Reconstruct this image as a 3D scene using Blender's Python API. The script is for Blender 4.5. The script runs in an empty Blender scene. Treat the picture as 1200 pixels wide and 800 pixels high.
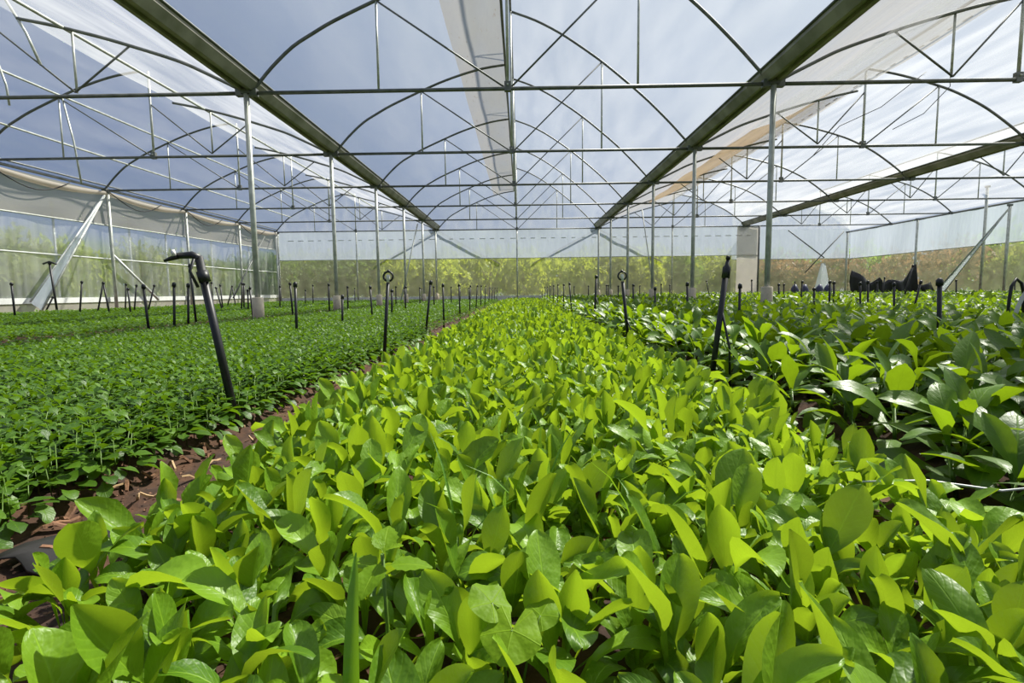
import bpy, math, random
import numpy as np
from mathutils import Vector, Matrix, Euler
PI = math.pi
S = bpy.context.scene
COL = S.collection

# ------------------------------------------------------------------ camera
cam_d = bpy.data.cameras.new('camera')
cam_d.sensor_width = 36.0
cam_d.lens = 18.6
cam_d.clip_start = 0.02
cam_d.clip_end = 500
cam = bpy.data.objects.new('camera', cam_d)
COL.objects.link(cam)
cam.matrix_world = (Matrix.Translation((0, 0, 0.52))
                    @ Matrix.Rotation(math.atan(11 / 620), 4, 'Z')
                    @ Matrix.Rotation(PI / 2 - math.atan(58 / 620), 4, 'X')
                    @ Matrix.Rotation(-0.011, 4, 'Z'))
S.camera = cam

# ------------------------------------------------------------------ sky, sun, exposure
SUN_DIR = Vector((0.62, 0.48, 0.95)).normalized()
w = bpy.data.worlds.new('sky')
S.world = w
w.use_nodes = True
nt = w.node_tree
nt.nodes.clear()
N = nt.nodes.new
L = nt.links.new
tc = N('ShaderNodeTexCoord')
nrm = N('ShaderNodeVectorMath'); nrm.operation = 'NORMALIZE'
L(tc.outputs['Generated'], nrm.inputs[0])
dot = N('ShaderNodeVectorMath'); dot.operation = 'DOT_PRODUCT'
L(nrm.outputs[0], dot.inputs[0]); dot.inputs[1].default_value = SUN_DIR
mr = N('ShaderNodeMapRange'); mr.interpolation_type = 'SMOOTHSTEP'
mr.inputs[1].default_value = 0.15; mr.inputs[2].default_value = 1.05
L(dot.outputs['Value'], mr.inputs[0])
mix = N('ShaderNodeMix'); mix.data_type = 'RGBA'
mix.inputs['A'].default_value = (0.165, 0.245, 0.45, 1)
mix.inputs['B'].default_value = (0.74, 0.84, 1.0, 1)
L(mr.outputs[0], mix.inputs['Factor'])
ns = N('ShaderNodeTexNoise'); ns.inputs['Scale'].default_value = 1.7
ns.inputs['Detail'].default_value = 6; ns.inputs['Roughness'].default_value = 0.55
L(nrm.outputs[0], ns.inputs['Vector'])
cr = N('ShaderNodeMapRange'); cr.interpolation_type = 'SMOOTHSTEP'
cr.inputs[1].default_value = 0.44; cr.inputs[2].default_value = 0.72
cr.inputs[4].default_value = 0.4
L(ns.outputs['Fac'], cr.inputs[0])
mix2 = N('ShaderNodeMix'); mix2.data_type = 'RGBA'
mix2.inputs['B'].default_value = (0.50, 0.58, 0.70, 1)
L(cr.outputs[0], mix2.inputs['Factor']); L(mix.outputs['Result'], mix2.inputs['A'])
sep = N('ShaderNodeSeparateXYZ'); L(nrm.outputs[0], sep.inputs[0])
hz = N('ShaderNodeMapRange'); hz.interpolation_type = 'SMOOTHSTEP'
hz.inputs[1].default_value = 0.0; hz.inputs[2].default_value = 0.25
hz.inputs[3].default_value = 0.5; hz.inputs[4].default_value = 0.0
L(sep.outputs['Z'], hz.inputs[0])
mix3 = N('ShaderNodeMix'); mix3.data_type = 'RGBA'
mix3.inputs['B'].default_value = (0.52, 0.58, 0.66, 1)
L(hz.outputs[0], mix3.inputs['Factor']); L(mix2.outputs['Result'], mix3.inputs['A'])
gr = N('ShaderNodeMapRange')
gr.inputs[1].default_value = -0.02; gr.inputs[2].default_value = 0.0
L(sep.outputs['Z'], gr.inputs[0])
mix4 = N('ShaderNodeMix'); mix4.data_type = 'RGBA'
mix4.inputs['A'].default_value = (0.10, 0.14, 0.05, 1)
L(gr.outputs[0], mix4.inputs['Factor']); L(mix3.outputs['Result'], mix4.inputs['B'])
bg = N('ShaderNodeBackground'); bg.inputs['Strength'].default_value = 0.88
L(mix4.outputs['Result'], bg.inputs['Color'])
wo = N('ShaderNodeOutputWorld'); L(bg.outputs[0], wo.inputs['Surface'])

sun_d = bpy.data.lights.new('sun', 'SUN')
sun_d.energy = 10.0
sun_d.angle = math.radians(1.5)
sun_d.color = (1.0, 0.95, 0.84)
sun = bpy.data.objects.new('sun', sun_d)
COL.objects.link(sun)
sun.rotation_euler = (-SUN_DIR).to_track_quat('-Z', 'Y').to_euler()
sun.location = (20, 10, 30)

vs = S.view_settings
S.display_settings.display_device = 'sRGB'
vs.view_transform = 'Standard'
vs.look = 'None'
vs.gamma = 1.0
vs.use_curve_mapping = False
vs.exposure = 0.0
S.cycles.transparent_max_bounces = 24
S.cycles.max_bounces = 10

# ------------------------------------------------------------------ helpers
def tag(o, label=None, cat=None, group=None, kind=None):
    if label: o['label'] = label
    if cat: o['category'] = cat
    if group: o['group'] = group
    if kind: o['kind'] = kind
    return o

def empty(name, loc=(0, 0, 0), label=None, cat=None, group=None, kind=None):
    o = bpy.data.objects.new(name, None)
    o.empty_display_size = 0.05
    o.location = loc
    COL.objects.link(o)
    return tag(o, label, cat, group, kind)

class MB:
    """collects simple shapes into one mesh"""
    def __init__(s): s.v = []; s.f = []; s.sm = []
    def add(s, vs, fs, smooth=False):
        b = len(s.v)
        s.v += [tuple(v) for v in vs]
        for f in fs: s.f.append(tuple(i + b for i in f)); s.sm.append(smooth)
        return s
    def box(s, a, b):
        x0, y0, z0 = a; x1, y1, z1 = b
        return s.add([(x0,y0,z0),(x1,y0,z0),(x1,y1,z0),(x0,y1,z0),(x0,y0,z1),(x1,y0,z1),(x1,y1,z1),(x0,y1,z1)],
                     [(0,3,2,1),(4,5,6,7),(0,1,5,4),(1,2,6,5),(2,3,7,6),(3,0,4,7)])
    def tube(s, pts, r, n=8, caps=True):
        P = [Vector(p) for p in pts]
        m = len(P)
        rr = r if isinstance(r, (list, tuple)) else [r] * m
        up = None; ring = []
        for i in range(m):
            t = (P[min(i + 1, m - 1)] - P[max(i - 1, 0)]).normalized()
            if up is None:
                up = Vector((0, 0, 1)) if abs(t.z) < 0.9 else Vector((0, 1, 0))
            a = t.cross(up).normalized(); b = a.cross(t).normalized(); up = b
            for k in range(n):
                g = 2 * PI * k / n
                ring.append(P[i] + (a * math.cos(g) + b * math.sin(g)) * rr[i])
        fs = []
        for i in range(m - 1):
            for k in range(n):
                k2 = (k + 1) % n
                fs.append((i * n + k, i * n + k2, (i + 1) * n + k2, (i + 1) * n + k))
        s.add(ring, fs, True)
        if caps:
            b = len(s.v) - len(ring)
            s.f.append(tuple(b + k for k in range(n - 1, -1, -1))); s.sm.append(False)
            s.f.append(tuple(b + (m - 1) * n + k for k in range(n))); s.sm.append(False)
        return s
    def sheet(s, grid, smooth=True):
        """grid[i][j] of points"""
        r = len(grid); c = len(grid[0])
        return s.add([p for row in grid for p in row],
                     [(i*c+j, i*c+j+1, (i+1)*c+j+1, (i+1)*c+j) for i in range(r-1) for j in range(c-1)], smooth)
    def mesh(s, name, mat):
        me = bpy.data.meshes.new(name)
        me.from_pydata(s.v, [], s.f)
        me.polygons.foreach_set('use_smooth', s.sm)
        me.materials.append(mat)
        return me
    def build(s, name, mat, parent=None):
        o = bpy.data.objects.new(name, s.mesh(name, mat))
        COL.objects.link(o)
        if parent: 
            o.parent = parent
            if parent.type == 'EMPTY' or parent.location.length > 0:
                o.matrix_parent_inverse = Matrix.Translation(-parent.location)
        return o

WORDS = ('zeroth first second third fourth fifth sixth seventh eighth ninth tenth eleventh twelfth thirteenth fourteenth '
         'fifteenth sixteenth seventeenth eighteenth nineteenth twentieth').split()
TENS = {2: 'twenty', 3: 'thirty', 4: 'forty', 5: 'fifty', 6: 'sixty', 7: 'seventy', 8: 'eighty', 9: 'ninety'}
TENTH = {2: 'twentieth', 3: 'thirtieth', 4: 'fortieth', 5: 'fiftieth', 6: 'sixtieth', 7: 'seventieth', 8: 'eightieth', 9: 'ninetieth'}
def nth(n):
    if n <= 20: return WORDS[n]
    if n % 10 == 0: return TENTH[n // 10]
    return TENS[n // 10] + '-' + WORDS[n % 10]

CAM_INV = cam.matrix_world.inverted()
def seen_at(p):
    """where a world point falls in the 1200x800 frame: used only to leave out what the view shows nothing of"""
    q = CAM_INV @ Vector(p)
    if q.z > -0.05: return (-9e9, -9e9)
    return (600 - 620 * q.x / q.z, 400 + 620 * q.y / q.z)

# ------------------------------------------------------------------ materials
def new_mat(name):
    m = bpy.data.materials.new(name)
    m.use_nodes = True
    m.node_tree.nodes.clear()
    return m, m.node_tree.nodes.new, m.node_tree.links.new

def plain(name, col, rough=0.5, metal=0.0, var=0.15, scale=6.0, col2=None, bump=0.0, spec=0.5):
    m, N, L = new_mat(name)
    tc = N('ShaderNodeTexCoord')
    ns = N('ShaderNodeTexNoise'); ns.inputs['Scale'].default_value = scale; ns.inputs['Detail'].default_value = 5
    L(tc.outputs['Object'], ns.inputs['Vector'])
    mx = N('ShaderNodeMix'); mx.data_type = 'RGBA'
    c2 = col2 or tuple(c * (1 - var * 2) for c in col)
    mx.inputs['A'].default_value = (*col, 1); mx.inputs['B'].default_value = (*c2, 1)
    mr = N('ShaderNodeMapRange'); mr.inputs[1].default_value = 0.35; mr.inputs[2].default_value = 0.7
    L(ns.outputs['Fac'], mr.inputs[0]); L(mr.outputs[0], mx.inputs['Factor'])
    p = N('ShaderNodeBsdfPrincipled'); p.inputs['Roughness'].default_value = rough; p.inputs['Metallic'].default_value = metal
    p.inputs['Specular IOR Level'].default_value = spec
    L(mx.outputs['Result'], p.inputs['Base Color'])
    if bump:
        b = N('ShaderNodeBump'); b.inputs['Strength'].default_value = bump; b.inputs['Distance'].default_value = 0.02
        L(ns.outputs['Fac'], b.inputs['Height']); L(b.outputs[0], p.inputs['Normal'])
    o = N('ShaderNodeOutputMaterial'); L(p.outputs[0], o.inputs['Surface'])
    return m

def film(name, scatter, col=(0.9, 0.9, 0.9), clear=(0.95, 0.97, 0.98), stretch=(0.6, 0.15, 1.0), var=0.12, gloss=0.06, scale=3.0, fold=0.25, specks=False, blur=0.0):
    """greenhouse film: part of the light goes straight through, part is scattered to both sides"""
    m, N, L = new_mat(name)
    tc = N('ShaderNodeTexCoord')
    mp = N('ShaderNodeMapping'); mp.inputs['Scale'].default_value = stretch
    L(tc.outputs['Object'], mp.inputs['Vector'])
    ns = N('ShaderNodeTexNoise'); ns.inputs['Scale'].default_value = scale; ns.inputs['Detail'].default_value = 4
    L(mp.outputs[0], ns.inputs['Vector'])
    mr = N('ShaderNodeMapRange'); mr.inputs[1].default_value = 0.3; mr.inputs[2].default_value = 0.7
    mr.inputs[3].default_value = max(0, scatter - var); mr.inputs[4].default_value = min(1, scatter + var)
    L(ns.outputs['Fac'], mr.inputs[0])
    df = N('ShaderNodeBsdfDiffuse'); tl = N('ShaderNodeBsdfTranslucent'); tr = N('ShaderNodeBsdfTransparent'); gl = N('ShaderNodeBsdfGlossy')
    df.inputs['Color'].default_value = (*col, 1); tl.inputs['Color'].default_value = (*col, 1)
    tr.inputs['Color'].default_value = (*clear, 1); gl.inputs['Roughness'].default_value = 0.25
    if specks:
        n2 = N('ShaderNodeTexNoise'); n2.inputs['Scale'].default_value = 9; n2.inputs['Detail'].default_value = 3
        m2 = N('ShaderNodeMapping'); m2.inputs['Scale'].default_value = (2.0, 0.5, 1.0)
        L(tc.outputs['Object'], m2.inputs['Vector']); L(m2.outputs[0], n2.inputs['Vector'])
        r2 = N('ShaderNodeMapRange'); r2.inputs[1].default_value = 0.66; r2.inputs[2].default_value = 0.74
        L(n2.outputs['Fac'], r2.inputs[0])
        cm = N('ShaderNodeMix'); cm.data_type = 'RGBA'
        cm.inputs['A'].default_value = (*col, 1); cm.inputs['B'].default_value = (0.28, 0.24, 0.20, 1)
        L(r2.outputs[0], cm.inputs['Factor'])
        L(cm.outputs['Result'], df.inputs['Color']); L(cm.outputs['Result'], tl.inputs['Color'])
    bp = N('ShaderNodeBump'); bp.inputs['Strength'].default_value = fold; bp.inputs['Distance'].default_value = 0.05
    L(ns.outputs['Fac'], bp.inputs['Height'])
    for x in (df, tl, gl): L(bp.outputs[0], x.inputs['Normal'])
    a = N('ShaderNodeMixShader'); a.inputs[0].default_value = 0.6; L(df.outputs[0], a.inputs[1]); L(tl.outputs[0], a.inputs[2])
    thru = tr.outputs[0]
    if blur:
        rf = N('ShaderNodeBsdfRefraction'); rf.inputs['IOR'].default_value = 1.12; rf.inputs['Roughness'].default_value = 0.45
        rf.inputs['Color'].default_value = (*clear, 1)
        bm = N('ShaderNodeMixShader'); bm.inputs[0].default_value = blur
        L(tr.outputs[0], bm.inputs[1]); L(rf.outputs[0], bm.inputs[2]); thru = bm.outputs[0]
    b = N('ShaderNodeMixShader'); L(mr.outputs[0], b.inputs[0]); L(thru, b.inputs[1]); L(a.outputs[0], b.inputs[2])
    c = N('ShaderNodeMixShader'); c.inputs[0].default_value = gloss; L(b.outputs[0], c.inputs[1]); L(gl.outputs[0], c.inputs[2])
    o = N('ShaderNodeOutputMaterial'); L(c.outputs[0], o.inputs['Surface'])
    return m

def leaf_mat(name, dark, light, glow, rough=0.4, trans=0.42, bulk=False, veins=9.0, vein_col=None, spec=0.45, vstr=0.2, bump=0.25, crinkle=2.6):
    m, N, L = new_mat(name)
    if bulk:
        at = N('ShaderNodeAttribute'); at.attribute_name = 'tint'; rnd = at.outputs['Fac']
    else:
        oi = N('ShaderNodeObjectInfo'); rnd = oi.outputs['Random']
    uv = N('ShaderNodeUVMap'); sp = N('ShaderNodeSeparateXYZ'); L(uv.outputs[0], sp.inputs[0])
    def M(op, a, b=None, clamp=False):
        n = N('ShaderNodeMath'); n.operation = op; n.use_clamp = clamp
        for i, x in enumerate((a, b)):
            if x is None: continue
            if isinstance(x, (int, float)): n.inputs[i].default_value = x
            else: L(x, n.inputs[i])
        return n.outputs[0]
    av = M('ABSOLUTE', M('SUBTRACT', sp.outputs['Y'], 0.5))            # 0 at the midrib .. 0.5 at the edge
    rib = M('SUBTRACT', 1.0, M('DIVIDE', av, 0.035), True)
    ph = M('MULTIPLY', M('SUBTRACT', M('MULTIPLY', sp.outputs['X'], veins), M('MULTIPLY', av, 5.0)), 2 * PI)
    lat = M('POWER', M('MULTIPLY', M('ADD', M('SINE', ph), 1.0), 0.5), 6.0)
    vein = M('MAXIMUM', rib, M('MULTIPLY', lat, vstr))
    tc = N('ShaderNodeTexCoord')
    ns = N('ShaderNodeTexNoise'); ns.inputs['Scale'].default_value = 22; ns.inputs['Detail'].default_value = 3
    L(tc.outputs['Object'], ns.inputs['Vector'])
    fac = M('ADD', M('MULTIPLY', rnd, 0.75), M('MULTIPLY', M('SUBTRACT', ns.outputs['Fac'], 0.4), 0.7), True)
    mx = N('ShaderNodeMix'); mx.data_type = 'RGBA'
    mx.inputs['A'].default_value = (*dark, 1); mx.inputs['B'].default_value = (*light, 1); L(fac, mx.inputs['Factor'])
    vm = N('ShaderNodeMix'); vm.data_type = 'RGBA'
    vc = vein_col or tuple(min(1, c * 1.5) for c in light)
    vm.inputs['B'].default_value = (*vc, 1); L(mx.outputs['Result'], vm.inputs['A']); L(M('MULTIPLY', vein, 0.55), vm.inputs['Factor'])
    gm = N('ShaderNodeMix'); gm.data_type = 'RGBA'; gm.blend_type = 'MULTIPLY'; gm.inputs['Factor'].default_value = 0.45
    gm.inputs['A'].default_value = (*glow, 1); L(vm.outputs['Result'], gm.inputs['B'])
    gx = N('ShaderNodeMix'); gx.data_type = 'RGBA'
    gx.inputs['A'].default_value = tuple(c * 0.6 for c in glow) + (1,); gx.inputs['B'].default_value = (*glow, 1)
    L(M('ADD', M('MULTIPLY', fac, 0.9), M('MULTIPLY', vein, -0.35), True), gx.inputs['Factor'])
    p = N('ShaderNodeBsdfPrincipled'); p.inputs['Roughness'].default_value = rough
    p.inputs['Specular IOR Level'].default_value = spec
    L(vm.outputs['Result'], p.inputs['Base Color'])
    bp = N('ShaderNodeBump'); bp.inputs['Strength'].default_value = bump; bp.inputs['Distance'].default_value = 0.004; bp.invert = True
    n2 = N('ShaderNodeTexNoise'); n2.inputs['Scale'].default_value = 75; n2.inputs['Detail'].default_value = 2
    L(tc.outputs['Object'], n2.inputs['Vector'])
    L(M('ADD', vein, M('MULTIPLY', n2.outputs['Fac'], -crinkle)), bp.inputs['Height']); L(bp.outputs[0], p.inputs['Normal'])
    t = N('ShaderNodeBsdfTranslucent'); L(gx.outputs['Result'], t.inputs['Color'])
    s = N('ShaderNodeMixShader'); s.inputs[0].default_value = trans
    L(p.outputs[0], s.inputs[1]); L(t.outputs[0], s.inputs[2])
    o = N('ShaderNodeOutputMaterial'); L(s.outputs[0], o.inputs['Surface'])
    return m

GREEN = dict(dark=(0.062, 0.155, 0.006), light=(0.23, 0.40, 0.022), glow=(0.47, 0.67, 0.024), rough=0.42, trans=0.40)
HERB = dict(dark=(0.030, 0.085, 0.005), light=(0.105, 0.215, 0.010), glow=(0.20, 0.38, 0.008), rough=0.45, trans=0.35, veins=6.0)
TALL = dict(dark=(0.042, 0.110, 0.008), light=(0.135, 0.255, 0.016), glow=(0.36, 0.56, 0.012), rough=0.42, trans=0.38, spec=0.45, crinkle=1.2)
M_green = leaf_mat('leafy_green_leaf', **GREEN)
M_green_b = leaf_mat('leafy_green_bulk', bulk=True, **GREEN)
M_herb = leaf_mat('herb_leaf', **HERB)
M_herb_b = leaf_mat('herb_bulk', bulk=True, **HERB)
M_tall = leaf_mat('tall_plant_leaf', **TALL)
M_tall_b = leaf_mat('tall_plant_bulk', bulk=True, **TALL)
M_weed = leaf_mat('weed_leaf', (0.13, 0.25, 0.006), (0.22, 0.36, 0.012), (0.45, 0.62, 0.015), veins=0.0, vstr=0.0, spec=0.25, rough=0.55)
M_blade = leaf_mat('grass_blade', (0.08, 0.22, 0.012), (0.13, 0.30, 0.02), (0.30, 0.52, 0.02), veins=0.0)
M_stem = plain('stem', (0.10, 0.19, 0.02), 0.5, scale=20)
M_steel = plain('galvanized_steel', (0.56, 0.58, 0.54), 0.42, 0.25, col2=(0.36, 0.38, 0.33), scale=9)
M_bar = plain('weathered_steel', (0.17, 0.175, 0.17), 0.5, 0.25, col2=(0.09, 0.10, 0.095), scale=7)
M_gutter = plain('mossy_gutter', (0.36, 0.34, 0.30), 0.55, 0.15, col2=(0.17, 0.175, 0.13), scale=2.5)
M_conc = plain('concrete', (0.66, 0.57, 0.44), 0.85, var=0.12, scale=12, bump=0.3)
M_black = plain('black_plastic', (0.014, 0.015, 0.018), 0.45, var=0.2, scale=30)
M_white = plain('white_plastic', (0.75, 0.75, 0.72), 0.4, var=0.05)
M_paintpipe = plain('pale_pipe', (0.62, 0.64, 0.62), 0.45, 0.2, var=0.1)
M_rope = plain('black_rope', (0.03, 0.03, 0.03), 0.8)
M_tarp = plain('black_tarp', (0.016, 0.016, 0.02), 0.5, var=0.2, bump=0.4)
M_blue = plain('dark_blue_plastic', (0.03, 0.035, 0.10), 0.5)
M_soil = plain('soil', (0.080, 0.035, 0.016), 0.95, col2=(0.020, 0.010, 0.007), scale=14, bump=0.9)
M_bark = plain('bark', (0.24, 0.12, 0.065), 0.9, col2=(0.09, 0.045, 0.025), scale=30, bump=0.5)
M_straw = plain('straw', (0.50, 0.34, 0.18), 0.8, var=0.2, scale=40)
M_grass = plain('meadow', (0.16, 0.28, 0.03), 0.95, col2=(0.08, 0.16, 0.02), scale=1.5)
M_netbar = plain('white_rail', (0.66, 0.68, 0.66), 0.5, var=0.08)

F_clear = film('roof_film', 0.13, var=0.05)
F_left = film('left_roof_film', 0.14, var=0.06)
F_bright = film('sunlit_roof_film', 0.30)
F_old = film('aged_roof_film', 0.27, stretch=(1.4, 0.12, 1.0), fold=0.6)
F_tan = film('tan_film', 0.92, col=(0.66, 0.50, 0.33), var=0.06, specks=True)
F_flap = film('vent_flap_film', 0.80, col=(0.34, 0.33, 0.315), var=0.08, specks=True, stretch=(1.0, 0.3, 1))
F_curt = film('curtain_film', 0.86, col=(0.52, 0.58, 0.66), stretch=(1, 1.2, 0.25), var=0.08, fold=0.6)
F_gable = film('gable_film', 0.2, stretch=(1.0, 1, 0.5), var=0.1)
F_side = film('side_film', 0.24, blur=0.5, stretch=(2.2, 2.2, 0.06), var=0.16, fold=0.5, scale=2.0)
F_net = film('insect_net', 0.22, blur=0.22, col=(0.60, 0.62, 0.42), clear=(0.92, 0.92, 0.88), stretch=(1, 1, 1), var=0.06, gloss=0.01)
F_cream = film('cream_panel_film', 0.93, col=(0.62, 0.57, 0.50), var=0.04)
F_grey = film('grey_curtain_film', 0.90, col=(0.42, 0.40, 0.37), var=0.05)
F_lowold = film('dusty_roof_film', 0.62, col=(0.55, 0.52, 0.48), stretch=(1.4, 0.12, 1.0), fold=0.6)

# ------------------------------------------------------------------ setting: soil floor with raised beds, meadow outside
ZB = 3.58                                            # height of the cross bars
YT = [8.32 + 3.6 * i for i in range(6)]              # the six truss lines in view
GX = (-12.15, -4.15, 3.81, 11.0, 18.0)               # gutter and eave lines
YF, YN = 26.36, -6.0
BEDS = [(-11.4, -8.2), (-7.9, -4.45), (-3.95, -1.08), (-0.74, 0.84), (1.04, 1.94), (2.26, 3.55), (4.0, 5.2), (5.5, 6.65), (7.0, 9.1), (9.5, 12.0), (12.4, 14.8), (15.2, 17.4)]
rng = np.random.default_rng(7)
random.seed(7)

def bed_h(x):
    h = 0.0
    for a, b in BEDS:
        d = min(x - a, b - x)
        if d > 0: h = max(h, 0.055 * min(1, d / 0.12))
    return h

xs = sorted(set([round(v, 3) for v in np.arange(-2.0, 2.6, 0.045)] + [round(v, 3) for v in np.arange(-12.6, 18.6, 0.3)]
                + [round(e + o, 3) for a, b in BEDS for e in (a, b) for o in (-0.12, 0, 0.12)]))
ys = [round(v, 3) for v in np.arange(0.2, 4.5, 0.045)] + [round(v, 3) for v in np.arange(4.6, 12, 0.25)] + list(np.arange(12, 30.1, 1.0))
ys = [YN, -3, -1] + ys
G = []
for y in ys:
    row = []
    for x in xs:
        z = bed_h(x) + random.uniform(-0.012, 0.012) if (-2 < x < 2.6 and 0 < y < 4.5) else bed_h(x)
        row.append((x, y, z))
    G.append(row)
floor = MB().sheet(G, True).build('floor', M_soil)
tag(floor, kind='structure')
ground = MB().sheet([[(x, y, -0.06) for x in np.linspace(-70, 70, 15)] for y in np.linspace(-20, 90, 12)]).build('ground', M_grass)
tag(ground, kind='structure')

# ------------------------------------------------------------------ roof: arches, films, gutters
P_HIGH = [(0.06, 0.03), (0.15, 0.10), (0.40, 0.37), (0.73, 0.66), (1.05, 0.85), (1.37, 1.02), (1.94, 1.27), (2.40, 1.46), (2.87, 1.62), (3.37, 1.75), (3.85, 1.82)]
P_LOW = [(0.06, 0.03), (0.27, 0.14), (0.58, 0.29), (0.90, 0.44), (1.20, 0.55), (1.64, 0.69), (2.10, 0.83), (2.55, 0.95), (3.00, 1.06), (3.45, 1.15)]
P_STEEP = [(0.06, 0.04), (0.25, 0.24), (0.54, 0.55), (1.00, 1.00), (1.44, 1.38), (2.00, 1.83), (2.50, 2.18), (2.94, 2.46), (3.45, 2.72), (3.95, 2.90)]
P_FLAT = [(0.06, 0.04), (0.30, 0.25), (0.60, 0.48), (0.96, 0.73), (1.30, 0.92), (1.73, 1.12), (2.10, 1.25), (2.40, 1.34), (2.80, 1.45), (3.20, 1.54), (3.55, 1.60)]
def smooth(pr, k=3):
    out = []
    for i in range(len(pr) - 1):
        p0, p1, p2, p3 = (Vector(pr[max(0, i - 1)]), Vector(pr[i]), Vector(pr[i + 1]), Vector(pr[min(len(pr) - 1, i + 2)]))
        for j in range(k):
            t = j / k
            out.append(tuple(0.5 * (2 * p1 + (p2 - p0) * t + (2 * p0 - 5 * p1 + 4 * p2 - p3) * t * t + (3 * p1 - p0 - 3 * p2 + p3) * t ** 3)))
    return out + [tuple(pr[-1])]
def at(prof, d):
    return float(np.interp(d, [p[0] for p in prof], [p[1] for p in prof]))
BAYS = [dict(n='left', x0=GX[0], x1=GX[1], k=-8.10, L=P_HIGH, R=P_LOW, fl=F_left, fr=F_bright),
        dict(n='middle', x0=GX[1], x1=GX[2], k=-0.17, L=P_HIGH, R=P_STEEP, fl=F_clear, fr=F_clear),
        dict(n='right', x0=GX[2], x1=GX[3], k=7.42, L=P_LOW, R=P_FLAT, fl=F_lowold, fr=F_old),
        dict(n='outer right', x0=GX[3], x1=GX[4], k=14.5, L=P_LOW, R=P_FLAT, fl=F_old, fr=F_old)]

ceiling = tag(empty('ceiling', (0, 0, 0)), kind='structure')
def shell(x_g, sgn, prof, y0, y1, mat, name, lift=0.045, dlim=None, d0=None):
    pr = [p for p in prof if (dlim is None or p[0] <= dlim) and (d0 is None or p[0] >= d0)]
    rows = []
    n = int((y1 - y0) / 0.6)
    for i in range(n + 1):
        y = y0 + (y1 - y0) * i / n
        ph = ((y - YT[0]) / 3.6) % 1.0
        sag = 0.035 * math.sin(PI * ph) ** 2
        rows.append([(x_g + sgn * d, y, ZB + r + lift - sag * min(1, d)) for d, r in pr])
    return MB().sheet(rows).build(name, mat, ceiling)
for b in BAYS:
    shell(b['x0'], 1, b['L'], YN, YF, b['fl'], 'roof_film', dlim=2.95 if b['n'] == 'middle' else None)
    shell(b['x1'], -1, b['R'], YN, YF, b['fr'], 'roof_film')
# the tan double strip along the top of the middle bay's lower shell, ending in the ridge edge
shell(GX[1], 1, P_HIGH, YN, YF, F_flap, 'vent_flap', d0=2.8)

ROWN = ('nearest', 'second', 'third', 'fourth', 'fifth', 'farthest')
ORD = ('first', 'second', 'third', 'fourth', 'fifth', 'sixth')
def truss(b, i):
    y = YT[i]; x0, x1, k = b['x0'], b['x1'], b['k']
    where = 'nearest to the camera' if i == 0 else 'at the end wall' if i == 5 else ORD[i] + ' from the camera'
    t = empty('roof_truss', (k, y, ZB), 'arched steel tube roof truss over the %s bay, %s' % (b['n'], where), 'truss', 'roof trusses')
    n = 8 if i < 3 else 6
    MB().tube([(x0 + 0.06, y, ZB), (x1 - 0.06, y, ZB)], 0.030, n).build('cross_bar', M_bar, t)
    lp = [(x0 + d, y, ZB + r) for d, r in smooth(b['L'])]
    rp = [(x1 - d, y, ZB + r) for d, r in smooth(b['R'])]
    MB().tube(lp, 0.026, n).build('arch', M_bar, t)
    MB().tube(rp, 0.026, n).build('arch', M_bar, t)
    top = max(b['L'][-1][1], b['R'][-1][1])
    kp = MB().tube([(k, y, ZB), (k, y, ZB + top)], 0.024, n)
    kp.build('king_post', M_steel, t)
    br = MB().box((k - 0.05, y - 0.035, ZB - 0.04), (k + 0.05, y + 0.035, ZB + 0.10)).build('bracket', M_bar, t)
    if i < 2: MB().tube([(k, y - 0.06, ZB + 0.05), (k, y + 0.06, ZB + 0.05)], 0.014, 6).build('bolt', M_steel, br)
    for xg, sg, pf in ((x0, 1, b['L']), (x1, -1, b['R'])):
        d = 2.02
        if pf is P_LOW:
            d = 2.65
            xs_ = xg + sg * d
            MB().tube([(xs_, y + 0.03, ZB + 0.06), (xs_, y + 0.03, ZB + at(pf, d))], 0.018, 6).build('strut', M_steel, t)
            MB().tube([(xs_, y, ZB + 0.06), (xg + sg * 1.75, y, ZB + at(pf, 1.75))], 0.015, 6).build('brace', M_bar, t)
            MB().tube([(xs_, y, ZB + 0.06), (k, y, ZB + pf[-1][1] - 0.02)], 0.015, 6).build('brace', M_bar, t)
            continue
        xs_ = xg + sg * d
        MB().tube([(xs_, y, ZB + 0.02), (xs_, y, ZB + at(pf, d))], 0.018, 6).build('strut', M_steel, t)
        MB().tube([(xs_, y, ZB + at(pf, d)), (k - sg * 0.06, y, ZB + 0.03)], 0.015, 6).build('brace', M_bar, t)
    # gutter saddles at both ends of the cross bar
    for xg in (x0, x1):
        sg = 1 if xg == x0 else -1
        MB().box((min(xg + sg * 0.02, xg + sg * 0.16), y - 0.045, ZB - 0.045), (max(xg + sg * 0.02, xg + sg * 0.16), y + 0.045, ZB + 0.06)).build('clamp', M_bar, t)
for b in BAYS:
    for i in range(6): truss(b, i)

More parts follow.
